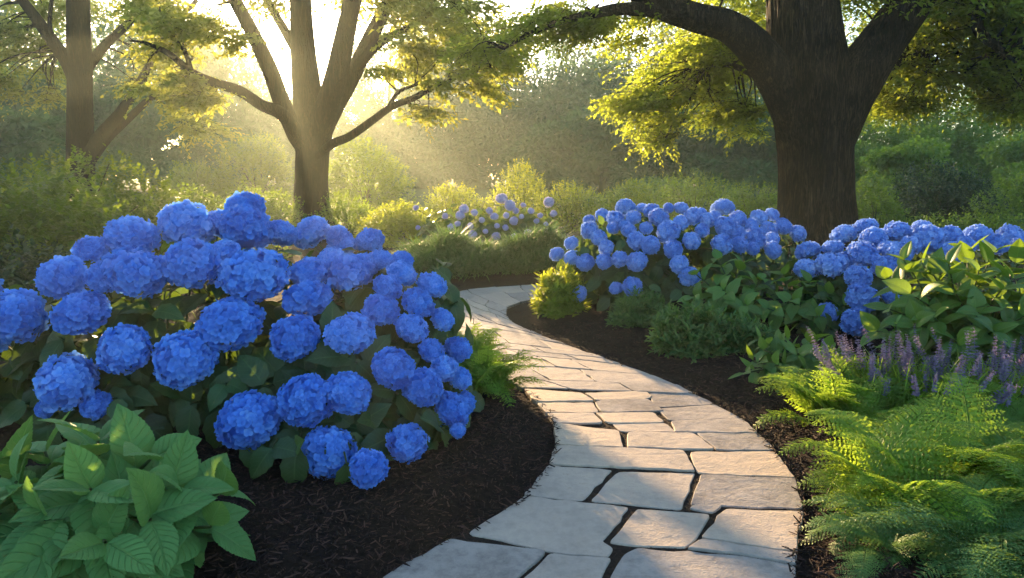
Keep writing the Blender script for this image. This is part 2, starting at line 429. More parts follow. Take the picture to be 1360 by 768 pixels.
def build_ground():
    xs = np.unique(np.concatenate([np.linspace(-90, -8, 26), np.linspace(-8, -3, 34), np.linspace(-3, 4, 176), np.linspace(4, 9, 34), np.linspace(9, 90, 26)]).round(4))
    ys = np.unique(np.concatenate([np.linspace(-25, .8, 20), np.linspace(.8, 5, 106), np.linspace(5, 9.5, 70), np.linspace(9.5, 16, 24), np.linspace(16, 110, 40)]).round(4))
    X, Y = np.meshgrid(xs, ys)
    P = np.stack([X.ravel(), Y.ravel()], 1)
    near = (np.abs(P[:, 0]) < 9) & (P[:, 1] > -2) & (P[:, 1] < 14)
    z = np.full(len(P), .105); z[near] = gz(P[near])
    Q = np.concatenate([P, np.zeros((len(P), 1))], 1)
    grass = np.clip((np.hypot(P[:, 0], P[:, 1] - 4) - 8.5 + GN(Q) * 1.2) / 1.5, 0, 1)
    nx, ny = len(xs), len(ys)
    i = np.arange(ny - 1)[:, None] * nx; j = np.arange(nx - 1)[None]
    F = np.stack([i + j, i + j + 1, i + nx + j + 1, i + nx + j], -1).reshape(-1, 4)
    mb = MB(); mb.add(np.concatenate([P, z[:, None]], 1), [F], None, grass)
    tag(mb.build('ground', M['soil']), 'dark mulched garden ground turning to grass behind the beds', 'ground', kind='structure')
build_ground()

# ------------------------------------------------------------------ flagstones
def shrink(poly, g):
    P = np.asarray(poly, float); n = len(P)
    area = .5 * np.sum(P[:, 0] * np.roll(P[:, 1], -1) - np.roll(P[:, 0], -1) * P[:, 1])
    if area < 0: P = P[::-1]
    e = norm(np.roll(P, -1, 0) - P); nrm = np.stack([-e[:, 1], e[:, 0]], 1)
    out = []
    for i in range(n):
        n1, n2 = nrm[i - 1], nrm[i]
        b = n1 + n2; k = 1 + n1 @ n2
        out.append(P[i] + g * b / max(k, .35))
    return np.array(out)
def stone_mesh(poly, seed, gap=.006, h=.027):
    g = np.random.default_rng(seed)
    P = shrink(poly, gap)
    pts = []
    n = len(P)
    for i in range(n):                                   # rounded corners, wobbling edges
        a, b, c = P[i - 1], P[i], P[(i + 1) % n]
        la, lc = np.linalg.norm(a - b), np.linalg.norm(c - b)
        r = min(.013 * g.uniform(.5, 2.2), la * .3, lc * .3)
        p0 = b + (a - b) / la * r; p1 = b + (c - b) / lc * r
        for t in (0, .5, 1): pts.append((1 - t) ** 2 * p0 + 2 * t * (1 - t) * b + t * t * p1)
        q1 = b + (c - b) / lc * r
        c2 = P[(i + 2) % n]; lcc = np.linalg.norm(c2 - c); r2 = min(.013, lc * .3)
        q2 = c + (b - c) / lc * r2
        L = np.linalg.norm(q2 - q1); k = max(1, int(L / .045))
        nn = np.array([-(c - b)[1], (c - b)[0]]) / lc
        for t in np.arange(1, k) / k:
            pts.append(q1 + (q2 - q1) * t + nn * g.normal() * .0032)
    pts = np.array(pts); m = len(pts)
    z0 = h + g.uniform(-.003, .003); tilt = g.normal(size=2) * .004
    c = pts.mean(0)
    Z = lambda p: z0 + (p - c) @ tilt
    def inset(d): 
        Q = shrink(pts, d); return Q
    rings = [(pts, -.07), (pts, -.005), (inset(.0012), -.0012), (inset(.003), 0.0)]
    V = []
    for k, (p, dz) in enumerate(rings):
        z = np.full(m, -.04) if k == 0 else Z(p) + dz + (g.normal(size=m) * .0012 if k == 1 else 0)
        V.append(np.concatenate([p, z[:, None]], 1))
    cc = np.array([[*c, z0]])
    V = np.concatenate(V + [cc])
    j = np.arange(m); j2 = (j + 1) % m
    F = [np.stack([k * m + j, k * m + j2, (k + 1) * m + j2, (k + 1) * m + j], 1) for k in range(3)]
    F = [np.concatenate(F), np.stack([3 * m + j, 3 * m + j2, np.full(m, 4 * m)], 1)]
    return V, F

def build_path():
    near = [
     [(470, 806), (522, 768), (598, 725), (727, 742), (660, 806)],
     [(668, 806), (730, 744), (812, 751), (786, 806)],
     [(794, 806), (828, 745), (846, 736), (985, 747), (1056, 761), (1060, 806)],
     [(619, 718), (666, 688), (697, 666), (836, 682), (800, 728), (815, 737), (808, 750), (728, 742)],
     [(808, 730), (846, 685), (944, 692), (924, 726), (910, 737), (845, 735)],
     [(930, 724), (963, 685), (1067, 688), (1058, 743)],
     [(912, 738), (930, 726), (1058, 745), (1056, 760), (985, 746)],
     [(914, 684), (922, 678), (960, 680), (946, 691)],
     [(695, 664), (728, 625), (813, 632), (774, 674)],
     [(783, 674), (820, 634), (923, 636), (905, 686)],
     [(916, 679), (930, 638), (1056, 643), (1067, 685)],
     [(728, 624), (738, 599), (908, 606), (923, 634)],
     [(926, 636), (915, 607), (1029, 607), (1056, 642)],
     [(737, 598), (737, 569), (822, 579), (828, 602)],
     [(833, 602), (833, 581), (920, 582), (950, 605)],
     [(952, 605), (924, 582), (1008, 583), (1029, 606)],
     [(824, 580), (812, 569), (884, 568), (898, 581)],
     [(896, 581), (890, 566), (985, 563), (1008, 583)],
     [(736, 569), (726, 555), (788, 555), (802, 569)],
     [(806, 569), (791, 555), (868, 554), (884, 568)],
     [(725, 554), (712, 541), (788, 541), (796, 554)],
     [(798, 554), (790, 541), (802, 537), (860, 536), (882, 552), (868, 553)],
     [(888, 565), (872, 549), (950, 543), (985, 562)],
     [(711, 540), (695, 522), (772, 528), (790, 539)],
     [(792, 538), (776, 528), (858, 525), (866, 533), (858, 536)],
     [(870, 547), (862, 527), (922, 529), (950, 543)],
    ]
    polys = [np.array([gnd(*p)[:2] for p in q]) for q in near]
    gaps = [.0] * len(polys)
    # rows of the far part, laid across the path between its two edges
    RR = crom(np.array([gnd(*p)[:2] for p in [(922, 529)] + RIGHT[12:]]), 400)
    LL = crom(np.array([gnd(*p)[:2] for p in [(692, 521)] + LEFT[12:]]), 400)
    g = np.random.default_rng(11)
    mid = (RR + LL) / 2
    # stations spaced along the midline
    s = np.concatenate([[0], np.cumsum(np.linalg.norm(np.diff(mid, axis=0), axis=1))])
    st = [0.0]
    while st[-1] < s[-1] - .3: st.append(st[-1] + g.uniform(.17, .36))
    rows = []
    for q in st:
        k = np.interp(q, s, np.arange(400)); k0 = int(k)
        l = LL[k0]; r = RR[k0]
        n = norm(np.array([-(r - l)[1], (r - l)[0]]))
        W = 9; t = np.linspace(0, 1, W)
        wob = np.cumsum(g.normal(size=W)) * .012; wob -= np.linspace(wob[0], wob[-1], W)
        rows.append(l + (r - l) * t[:, None] + n * wob[:, None])
    def on(row, t): 
        x = t * 8; k = min(int(x), 7); return row[k] + (row[k + 1] - row[k]) * (x - k)
    for i in range(len(rows) - 1):
        a, b = rows[i], rows[i + 1]
        nsp = g.choice([1, 2, 2]); cuts = sorted(np.clip((np.arange(1, nsp + 1) / (nsp + 1)) + g.normal(size=nsp) * .09, .15, .85))
        cuts = [0] + list(cuts) + [1]
        sl = g.normal(size=len(cuts)) * .035; sl[0] = sl[-1] = 0
        for k in range(len(cuts) - 1):
            t0, t1, u0, u1 = cuts[k], cuts[k + 1], cuts[k] + sl[k], cuts[k + 1] + sl[k + 1]
            pm = [on(a, (t0 * 2 + t1) / 3), on(a, (t0 + 2 * t1) / 3)]; pn = [on(b, (u0 + 2 * u1) / 3), on(b, (u0 * 2 + u1) / 3)]
            polys.append(np.array([on(a, t0)] + pm + [on(a, t1), on(b, u1)] + pn + [on(b, u0)])); gaps.append(.003)
    # bedding under the slabs = the path itself
    n = len(OUT)
    mb = MB(); V = np.concatenate([np.concatenate([crom(Rw, 120), np.full((120, 1), .020)], 1), np.concatenate([crom(Lw, 120), np.full((120, 1), .020)], 1)])
    i = np.arange(119); mb.add(V, [np.stack([i, i + 1, i + 121, i + 120], 1)], None, 0.0)
    path = mb.build('path', M['joint'])
    tag(path, 'winding path of irregular flagstones between the mulched beds', 'path', kind='structure')
    for k, (p, gp) in enumerate(zip(polys, gaps)):
        V, F = stone_mesh(p, 100 + k, gp)
        mb = MB(); mb.add(V, F)
        mb.build('flagstone', M['stone'], path, smooth=False)
    return polys
POLYS = build_path()

# ------------------------------------------------------------------ mulch
def chip_tmpl():
    V = np.array([(-.09, 0, 0), (.09, 0, 0), (.07, 1, 0), (-.05, .92, 0), (0, .06, .09), (.01, .9, .07)])
    F = [np.array([(1, 2, 5, 4), (3, 0, 4, 5)]), np.array([(0, 1, 4), (2, 3, 5)])]
    return V, F, np.zeros((6, 2))
def build_mulch():
    g = np.random.default_rng(5)
    Ps = []
    for (x0, x1, y0, y1, n) in ((-1.5, 2.6, 1.5, 3.2, 54000), (-1.5, 3.4, 3.2, 5.2, 36000), (-2, 5, 5.2, 9.5, 20000)):
        Ps.append(np.stack([g.uniform(x0, x1, n), g.uniform(y0, y1, n)], 1))
    P = np.concatenate(Ps)
    sd = path_sd(P)
    keep = sd > -.012
    keep |= (sd > -.03) & (g.random(len(P)) < .05)
    P = P[keep]
    z = np.where(path_sd(P) < .004, .029, gz(P)) + g.uniform(-.002, .010, len(P))
    n = len(P); a = g.uniform(0, 6.28, n)
    d = np.stack([np.cos(a), np.sin(a), g.normal(size=n) * .28], 1)
    up = np.stack([g.normal(size=n) * .35, g.normal(size=n) * .35, np.ones(n)], 1)
    s = .012 + .028 * g.random(n) ** 1.8
    mb = MB(); mb.scatter(chip_tmpl(), np.concatenate([P, z[:, None]], 1), d, up, s, g.random(n) ** 1.6)
    # crumbs fallen into the joints
    m = 26000; Q = np.stack([g.uniform(-.6, 1.3, m), g.uniform(1.7, 4, m)], 1)
    Q = Q[path_sd(Q) < 0]; m = len(Q); a = g.uniform(0, 6.28, m)
    mb.scatter(chip_tmpl(), np.concatenate([Q, np.full((m, 1), .021)], 1), np.stack([np.cos(a), np.sin(a), np.zeros(m)], 1), np.tile([0, .1, 1.], (m, 1)), g.uniform(.005, .014, m), g.random(m))
    tag(mb.build('mulch', M['chip'], smooth=False), 'shredded dark brown bark mulch covering the beds beside the path', 'mulch', kind='stuff')
build_mulch()

# ------------------------------------------------------------------ trees
def bark_ridge(seed, amp):
    s1 = SNoise(seed, 16, .9); s2 = SNoise(seed + 1, 18, 1.6); s3 = SNoise(seed + 2, 22, 1.3)
    def f(P, a):
        Q = np.stack([P[:, 0] * 1.0, P[:, 1] * 1.0, P[:, 2] * .35], 1)
        S = np.stack([np.cos(a) * 1.6, np.sin(a) * 1.6, P[:, 2] * .28], 1)
        fl = np.stack([np.cos(a) * 3.2, np.sin(a) * 3.2, P[:, 2] * .55 + .12 * np.sin(P[:, 2] * 3)], 1)
        rdg = np.maximum(0, 1 - np.abs(s3(fl)) * 1.6) ** 2
        return amp * (.5 * s1(Q) - np.abs(s2(S * 1.5)) * .6 - .75 * rdg)
    return f
def tree(name, label, px, base_py, Y, trunk, limbs, pads, leaf, nleaf_per, leafmat, barkmat, seed, twig_len=.45, sides=40, group=None, dens=1.0):
    g = np.random.default_rng(seed)
    base = at(px, base_py, Y); base[2] = 0.05
    root = thing(name, label, 'tree', base, group)
    sc = Y / FPX
    def wp(p):
        return at(p[0], p[1], Y + p[2])
    mb = MB()
    pts = [np.array([base[0], base[1], -.15])] + [wp(p) for p in trunk]
    rad = [trunk[0][3] * sc * 1.75] + [p[3] * sc for p in trunk]
    NT = 60 if sides < 100 else 220
    P = crom(pts, NT); r = np.interp(np.linspace(0, len(rad) - 1, NT), np.arange(len(rad)), rad)
    zz = P[:, 2]
    r = r * (1 + .42 * np.exp(-np.maximum(zz, 0) / .25))
    tube(mb, P, r, sides, .5, bark_ridge(seed, .055), True)
    mb.build('trunk', barkmat, root, loc=base)
    samples = []
    for L in limbs:
        mb = MB()
        pts = [wp(p) for p in L]; n = (12 if sides < 100 else 26) * len(L)
        P = crom(pts, n); rr = np.interp(np.linspace(0, len(L) - 1, n), np.arange(len(L)), [p[3] * sc for p in L])
        tube(mb, P, rr, max(10, sides // 2), .5, bark_ridge(seed + len(samples), .06), True)
        mb.build('branch', barkmat, root, loc=base)
        samples.append(np.concatenate([P, rr[:, None]], 1)[n // 4:])
    S = np.concatenate(samples)
    tw, cr = MB(), MB()
    tc = base[:2]
    for (cx, cyy, dy, rx, ry, rd, nt) in pads:
        nt = int(nt * dens)
        c = at(cx, cyy, Y + dy); rad = np.array([rx * (Y + dy) / FPX, rd, ry * (Y + dy) / FPX])
        q = g.normal(size=(nt, 3)); q = norm(q) * (g.random((nt, 1)) ** .45)
        # break the ellipsoid into layered clumps
        cl = g.normal(size=(max(5, nt // 28), 3)); cl = norm(cl) * (g.random((len(cl), 1)) ** .5)
        k = g.integers(0, len(cl), nt)
        q = cl[k] + g.normal(size=(nt, 3)) * np.array([.17, .2, .09])
        P = c + q * rad
        P[:, 2] = np.maximum(P[:, 2], 1.2)
        out = P[:, :2] - tc; out = norm(np.concatenate([out, np.zeros((nt, 1))], 1))
        d = norm(out * .7 + g.normal(size=(nt, 3)) * np.array([.6, .6, .18]) + np.array([0, 0, -.12]))
        L = twig_len * g.uniform(.6, 1.3, nt)
        # branchlets from the nearest limb to every clump
        for qq in range(len(cl)):
            tgt = c + cl[qq] * rad
            dist = np.linalg.norm(S[:, :3] - tgt, axis=1); b = S[np.argsort(dist)[g.integers(0, 10)]]
            if dist.min() > 1.5 and g.random() < .75: continue
            m1 = (b[:3] + tgt) / 2 + np.array([g.normal() * .12, g.normal() * .12, .10 * dist.min()]) 
            r0 = min(b[3] * .6, .010 + .012 * dist.min())
            tube(tw, crom([b[:3], m1, tgt], 8), np.linspace(r0, .005, 8), 5)
            ids = np.where(k == qq)[0][:9]
            for ii in ids:
                tube(tw, crom([tgt, (tgt + P[ii]) / 2 + g.normal(size=3) * .04, P[ii] + d[ii] * L[ii]], 6), np.linspace(.005, .0025, 6), 3)
        for i in range(nleaf_per):
            t = (i + .6) / nleaf_per
            pos = P + d * (L * t)[:, None]; pos[:, 2] -= (t ** 2) * L * .22
            side = norm(np.cross(d, [0, 0, 1.])) * (1 if i % 2 else -1)
            ld = norm(d * .55 + side * (.8 if i < nleaf_per - 1 else .1) + g.normal(size=(nt, 3)) * .32 + np.array([0, 0, -.18]))
            up = norm(np.array([0, 0, 1.]) + g.normal(size=(nt, 3)) * .45)
            sh = np.clip(.5 + .2 * g.normal(size=nt), 0, 1)
            cr.scatter(DIA, pos, ld, up, leaf * g.uniform(.7, 1.3, nt), sh)
    if tw.n: tw.build('twigs', barkmat, root, loc=base)
    cr.build('crown', leafmat, root, loc=base)
    return root

# big oak at the right
tree('oak_tree', 'massive dark oak trunk forking low among the hydrangeas on the right', 1083, 345, 9.4,
     [(1083, 320, 0, 52), (1083, 260, 0, 47), (1082, 200, 0, 46), (1080, 150, 0, 50), (1072, 90, 0, 50), (1066, 20, 0, 44), (1064, -60, .1, 40), (1066, -180, .2, 32), (1072, -300, .3, 18)],
     [[(1084, 235, -.1, 26), (1062, 165, -.1, 30), (1036, 112, -.15, 26), (1004, 66, -.25, 22), (968, 36, -.35, 19), (925, 24, -.45, 17), (885, 10, -.5, 16), (850, -10, -.5, 14), (800, -50, -.5, 10), (740, -90, -.5, 5)],
      [(885, 12, -.5, 12), (850, 12, -.55, 8), (815, 13, -.6, 6.5), (780, 20, -.6, 5), (740, 30, -.6, 4), (700, 47, -.6, 3), (668, 66, -.6, 1.6)],
      [(1084, 245, -.1, 28), (1108, 165, -.1, 34), (1140, 105, -.15, 32), (1175, 52, -.2, 28), (1212, 0, -.3, 25), (1255, -70, -.4, 20), (1310, -150, -.5, 13), (1370, -220, -.6, 6)],
      [(1030, 112, 0, 10), (1000, 98, .4, 5), (965, 86, .7, 3.5), (930, 90, 1.0, 2)],
      [(1140, 105, 0, 12), (1185, 88, .5, 6), (1230, 70, .9, 4), (1290, 72, 1.1, 2)],
      [(1240, -40, -.4, 14), (1308, -30, -.5, 9), (1303, 8, -.5, 8), (1298, 28, -.5, 7), (1302, 44, -.5, 6), (1318, 58, -.5, 5), (1336, 73, -.5, 3)],
      [(1066, 0, .2, 22), (1040, -80, .6, 14), (1000, -160, 1.0, 8), (960, -230, 1.4, 4)]],
     [(940, 80, 1.2, 90, 44, .9, 330), (885, 135, .9, 62, 40, .7, 190), (990, 140, 1.3, 50, 34, .7, 120), (890, 178, .9, 18, 18, .3, 24),
      (800, 30, .2, 100, 34, .9, 170), (700, 30, 0, 80, 36, .8, 90), (640, 60, .2, 50, 30, .6, 36),
      (1010, -10, 1.5, 110, 50, 1.2, 220), (1180, 60, 1.6, 60, 60, 1.0, 220), (1270, 60, .6, 95, 62, 1.1, 420), (1340, 110, .3, 60, 50, 1.0, 230), (1200, 130, 1.8, 60, 35, .8, 150),
      (1360, 10, -.3, 90, 60, 1.2, 320), (1250, -30, -.2, 120, 50, 1.2, 260), (850, -50, -.2, 160, 50, 1.3, 200), (1080, -160, .4, 260, 90, 2.0, 360), (1080, -320, .4, 300, 100, 2.2, 300)],
     .068, 13, M['oak'], M['bark'], 21, .42, 190, dens=2.1)

# tree in the middle distance, in front of the sun
tree('maple_tree', 'many-limbed tree standing against the low sun behind the left hydrangea', 414, 300, 12.5,
     [(414, 280, 0, 23), (414, 240, 0, 21.5), (415, 205, 0, 22), (415, 178, 0, 26), (410, 140, 0, 20), (405, 90, 0, 17), (401, 40, 0, 15), (398, -40, 0, 12), (394, -130, 0, 8), (390, -220, 0, 3)],
     [[(412, 205, -.1, 12), (428, 160, -.1, 17), (444, 112, -.2, 14), (458, 50, -.3, 12), (470, -10, -.4, 11), (480, -80, -.5, 8), (492, -180, -.5, 3)],
      [(420, 200, .1, 12), (440, 150, .2, 13), (466, 105, .3, 11), (490, 55, .4, 10), (515, 5, .5, 8), (545, -50, .6, 5), (580, -120, .7, 2)],
      [(466, 105, .3, 7), (490, 70, .2, 7), (515, 50, .1, 5.5), (545, 35, 0, 4), (590, 10, 0, 2.5)],
      [(414, 208, 0, 12), (396, 180, -.1, 14), (376, 140, -.2, 11), (358, 92, -.3, 10), (336, 45, -.4, 9), (312, 0, -.5, 8), (285, -60, -.6, 6), (250, -130, -.7, 2)],
      [(398, 75, .3, 7), (378, 40, .5, 6), (358, 5, .7, 5), (335, -50, .9, 3), (320, -110, 1.0, 1.5)],
      [(408, 205, -.1, 8), (392, 172, -.3, 9.5), (372, 150, -.5, 8.5), (348, 140, -.7, 7), (318, 121, -.9, 6.5), (285, 110, -1.1, 5.5), (255, 96, -1.3, 4.5), (225, 72, -1.5, 3.5), (195, 58, -1.6, 2), (172, 54, -1.6, 1)],
      [(420, 210, -.2, 5), (440, 192, -.4, 6), (465, 181, -.6, 5.2), (495, 160, -.8, 4.6), (520, 142, -1.0, 4.2), (550, 130, -1.2, 3.8), (575, 116, -1.3, 3.2), (605, 104, -1.4, 2.4), (632, 98, -1.5, 1.4)],
      [(515, 144, -1.0, 2.6), (530, 122, -1.1, 2.2), (555, 112, -1.1, 1.4)],
      [(255, 96, -1.3, 3), (240, 60, -1.3, 2.5), (200, 35, -1.3, 1.4)]],
     [(600, 40, -1, 90, 42, 1.6, 190), (660, 70, -1.3, 50, 30, 1.2, 70), (530, 80, -.8, 60, 28, 1.2, 90), (560, 150, -1.2, 38, 10, .6, 24), (545, 10, 0, 110, 40, 1.8, 120),
      (265, 45, -1, 70, 34, 1.4, 120), (220, 95, -1.4, 55, 28, 1.0, 80), (275, 125, -1.1, 45, 20, .9, 50), (250, 5, -.5, 80, 26, 1.4, 110), (600, 110, -1.4, 40, 18, .8, 44),
      (490, -40, 0, 180, 40, 2.2, 120), (300, -50, -.4, 130, 40, 2.2, 160), (400, -130, 0, 240, 60, 3.0, 300), (400, -230, 0, 180, 60, 2.6, 200)],
     .095, 12, M['oakfar'], M['bark2'], 33, .45, 40, dens=1.5)

# tree at the far left
tree('maple_tree', 'straight dark tree with low right limbs beyond the left shrubs', 107, 262, 15.5,
     [(107, 258, 0, 18), (107, 215, 0, 16.5), (106, 150, 0, 15), (105, 80, 0, 14.5), (104, 0, 0, 13), (104, -80, 0, 10), (105, -180, 0, 4)],
     [[(107, 140, 0, 8), (92, 88, -.1, 9), (72, 58, -.2, 8), (48, 25, -.3, 7), (25, -5, -.4, 6), (-15, -50, -.5, 4), (-60, -90, -.6, 2)],
      [(110, 222, 0, 7), (132, 183, -.2, 8.5), (158, 152, -.3, 6.5), (182, 115, -.4, 5), (205, 75, -.5, 4.5), (225, 38, -.6, 4), (262, 0, -.6, 2.5)],
      [(112, 228, 0, 6), (140, 187, .2, 6), (165, 163, .3, 5), (200, 130, .3, 4), (237, 96, .4, 2.5), (262, 70, .4, 1.4)],
      [(107, 110, 0, 6), (122, 82, .2, 6.5), (142, 58, .3, 5.5), (165, 36, .4, 5), (192, 8, .5, 4), (225, -40, .6, 2)],
      [(72, 58, -.2, 3), (66, 30, -.4, 2.5), (70, -10, -.5, 2)]],
     [(40, 72, .9, 60, 24, .8, 140), (15, 105, -.6, 55, 26, .8, 120), (70, 125, .6, 18, 14, .3, 20), (5, 40, -.6, 60, 30, 1.2, 150), (50, 5, 1.2, 90, 20, .8, 130), (170, 10, 1.2, 60, 20, .8, 90),
      (235, 130, .2, 40, 34, 1.0, 90), (250, 170, .3, 28, 20, .8, 44), (190, 95, 1.4, 36, 26, .6, 36), (100, -75, 0.4, 170, 50, 2.5, 220), (100, -160, 0, 150, 60, 2.5, 160)],
     .09, 12, M['oakfar'], M['bark2'], 47, .6, 32, dens=1.8)

# ------------------------------------------------------------------ woods in the mist
def woods(name, label, spec, seed, leaf, layers=1.0, m='wood_far'):
    g = np.random.default_rng(seed); mb = MB(); tr = MB()
    for (px, top, Y, rw) in spec:
        c = at(px, 235, Y); H = at(px, top, Y)[2]
        tube(mb, crom([(c[0], c[1], 0), (c[0] + g.normal() * .2, c[1], H * .5), (c[0] + g.normal() * .4, c[1], H * .85)], 8), np.linspace(.22, .06, 8), 7, .05)
        n_sub = 12
        for k in range(n_sub):
            a = g.uniform(0, 6.28); hh = g.uniform(.12, .93); spread = rw * math.sqrt(max(.05, 1 - ((hh - .42) / .6) ** 2))
            cc = np.array([c[0] + math.cos(a) * spread * g.uniform(.2, .75), c[1] + math.sin(a) * spread * g.uniform(.2, .75), hh * H])
            rr = np.array([rw * .45, rw * .45, H * .13]) * g.uniform(.7, 1.25)
            n = int(260 * layers)
            q = norm(g.normal(size=(n, 3))) * (g.random((n, 1)) ** .3)
            P = cc + q * rr; P[:, 2] = np.maximum(P[:, 2], .1)
            mb.scatter(DIA, P, norm(q + g.normal(size=(n, 3)) * .6 + [0, 0, -.2]), norm(q * .5 + [0, 0, .8] + g.normal(size=(n, 3)) * .4), leaf * g.uniform(.6, 1.4, n), np.clip(.45 + .2 * g.normal() * .6 + g.normal(size=n) * .15, 0, 1))
    tag(mb.build(name, M[m]), label, 'woods', kind='stuff')
g0 = np.random.default_rng(8)
woods('woods', 'dim misty wood closing the view between the sunlit tree and the oak',
      [(585, 185, 50, 2.8), (640, 140, 52, 3.4), (700, 110, 50, 3.8), (760, 78, 47, 4.0), (820, 70, 45, 4.0), (880, 85, 43, 3.6), (940, 62, 44, 4.0), (1000, 55, 42, 4.0), (1060, 50, 44, 4.0), (1120, 60, 46, 4), (620, 60, 60, 4.5), (680, 40, 60, 4.6), (750, 20, 60, 5), (830, 10, 62, 5), (910, 5, 60, 5), (990, 0, 60, 5), (1080, 0, 60, 5), (1180, 0, 60, 5), (1290, 0, 60, 5), (1400, 0, 60, 5), (560, 120, 62, 4), (730, 170, 38, 2.4), (800, 150, 37, 2.6), (860, 165, 34, 2.2), (930, 150, 34, 2.6), (1000, 140, 33, 2.6)], 61, .34, 2.2)
woods('woods', 'dark hazy wood behind the far left tree',
      [(-160, 40, 38, 4), (-90, 60, 40, 4.0), (-30, 70, 38, 3.8), (30, 85, 40, 3.8), (90, 95, 38, 3.5), (150, 90, 42, 3.6), (205, 105, 40, 3.2), (255, 130, 44, 3.0), (310, 165, 48, 2.8), (370, 180, 50, 3.0), (440, 190, 52, 3.0), (510, 195, 52, 2.8), (-20, 150, 26, 2.2), (50, 160, 27, 2.0), (-120, -40, 46, 4.5), (-40, -30, 48, 4.5), (40, -20, 46, 4.5), (115, -10, 48, 4.5), (190, 0, 48, 4.2), (250, -10, 50, 3.8), (295, 60, 54, 3.2), (340, 150, 60, 3.4), (410, 165, 62, 3.6), (480, 160, 62, 3.6), (540, 150, 62, 3.4), (285, 0, 62, 4.0), (328, 55, 64, 3.0), (370, 112, 66, 3.0), (425, 112, 66, 3.0), (480, 55, 64, 3.2), (520, 15, 62, 4.0), (570, -10, 62, 4.4), (610, 10, 58, 4.0), (560, 70, 52, 3.2), (640, 30, 66, 4.2)], 62, .33, 1.9)
woods('woods', 'soft green wood rising behind the oak at right',
      [(1120, 150, 24, 2.0), (1180, 125, 25, 2.2), (1240, 140, 23, 2.0), (1300, 120, 24, 2.3), (1360, 105, 23, 2.3), (1430, 90, 24, 2.5), (1500, 80, 24, 2.5), (1200, 185, 19, 1.3), (1350, 180, 19, 1.4)], 63, .13, 2.2, 'shrub')

# ------------------------------------------------------------------ shrubs
def shrub(name, label, px, base_py, Y, rx_px, top_py, rd, nsprig, leaf, m, seed, tmpl=None, per=9, sprig=.22, group=None, cat='shrub', bumps=.22, lean=.55):
    g = np.random.default_rng(seed); tmpl = tmpl or LEAF_LO
    c = at(px, base_py, Y); c[2] = .04
    H = at(px, top_py, Y)[2]; rx = rx_px * Y / FPX
    root = thing(name, label, cat, c, group)
    rad = np.array([rx, rd, H * .93])
    nz = SNoise(seed, 14, .55 / max(rx, .2))
    n = nsprig
    q = norm(g.normal(size=(n, 3))); q[:, 2] = np.abs(q[:, 2]) * 1.0 - .06
    q = norm(q)
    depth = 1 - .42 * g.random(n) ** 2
    p0 = q * rad
    k = 1 + bumps * nz(p0 + c)
    P = c + p0 * (k * depth)[:, None]; P[:, 2] = np.maximum(P[:, 2], c[2] + .03)
    d = norm(q * .8 + np.array([0, 0, lean]) + g.normal(size=(n, 3)) * .35)
    L = sprig * g.uniform(.6, 1.5, n)
    mb = MB()
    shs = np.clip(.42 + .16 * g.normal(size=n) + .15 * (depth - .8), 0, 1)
    for i in range(per):
        t = (i + 1) / per
        pos = P + d * (L * (t - .5))[:, None]
        ph = i * 2.4 + g.uniform(0, 6.28, n)
        a = norm(np.cross(d, [.3, .2, 1.])); b = np.cross(d, a)
        side = a * np.cos(ph)[:, None] + b * np.sin(ph)[:, None]
        ld = norm(side * (1.1 - .6 * t) + d * (.35 + .6 * t) + np.array([0, 0, -.12]))
        up = norm(d + np.array([0, 0, .5]) + g.normal(size=(n, 3)) * .2)
        T = tmpl[i % len(tmpl)]
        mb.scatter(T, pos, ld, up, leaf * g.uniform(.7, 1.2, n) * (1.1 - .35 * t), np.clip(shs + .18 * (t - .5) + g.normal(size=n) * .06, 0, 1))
    mb.build('foliage', m, root, loc=c)
    sb = MB()
    for i in range(26):
        j = g.integers(0, n); tip = P[j]; b0 = c + np.array([g.normal() * rx * .1, g.normal() * rd * .1, -.05])
        tube(sb, crom([b0, (b0 + tip) / 2 + np.array([0, 0, .12 * H]), tip], 7), np.linspace(.012, .004, 7), 5)
    sb.build('stem', M['wood'], root, loc=c)
    return root

HG = 'leafy shrubs banked at the left edge'
shrub('leafy_shrub', 'bank of fresh green shrub at the left picture edge behind blue flowers', -10, 400, 5.6, 150, 205, .9, 1500, .062, M['hedge'], 201, group=HG)
shrub('leafy_shrub', 'broad green shrub below the straight dark tree at left', 120, 370, 7.2, 140, 215, 1.0, 1700, .062, M['hedge'], 202, group=HG)
shrub('leafy_shrub', 'lower green shrub sloping down beside the sunlit tree trunk', 255, 345, 8.6, 110, 245, 1.0, 1300, .062, M['shrub'], 203, group=HG)
shrub('leafy_shrub', 'yellowish shrub left of the sunlit tree base', 345, 320, 11.5, 60, 255, .9, 800, .06, M['shrub'], 204, group=HG)
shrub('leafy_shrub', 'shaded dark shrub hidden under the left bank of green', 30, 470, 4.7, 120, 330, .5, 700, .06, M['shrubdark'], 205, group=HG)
BG = 'sunlit shrubs across the back of the garden'
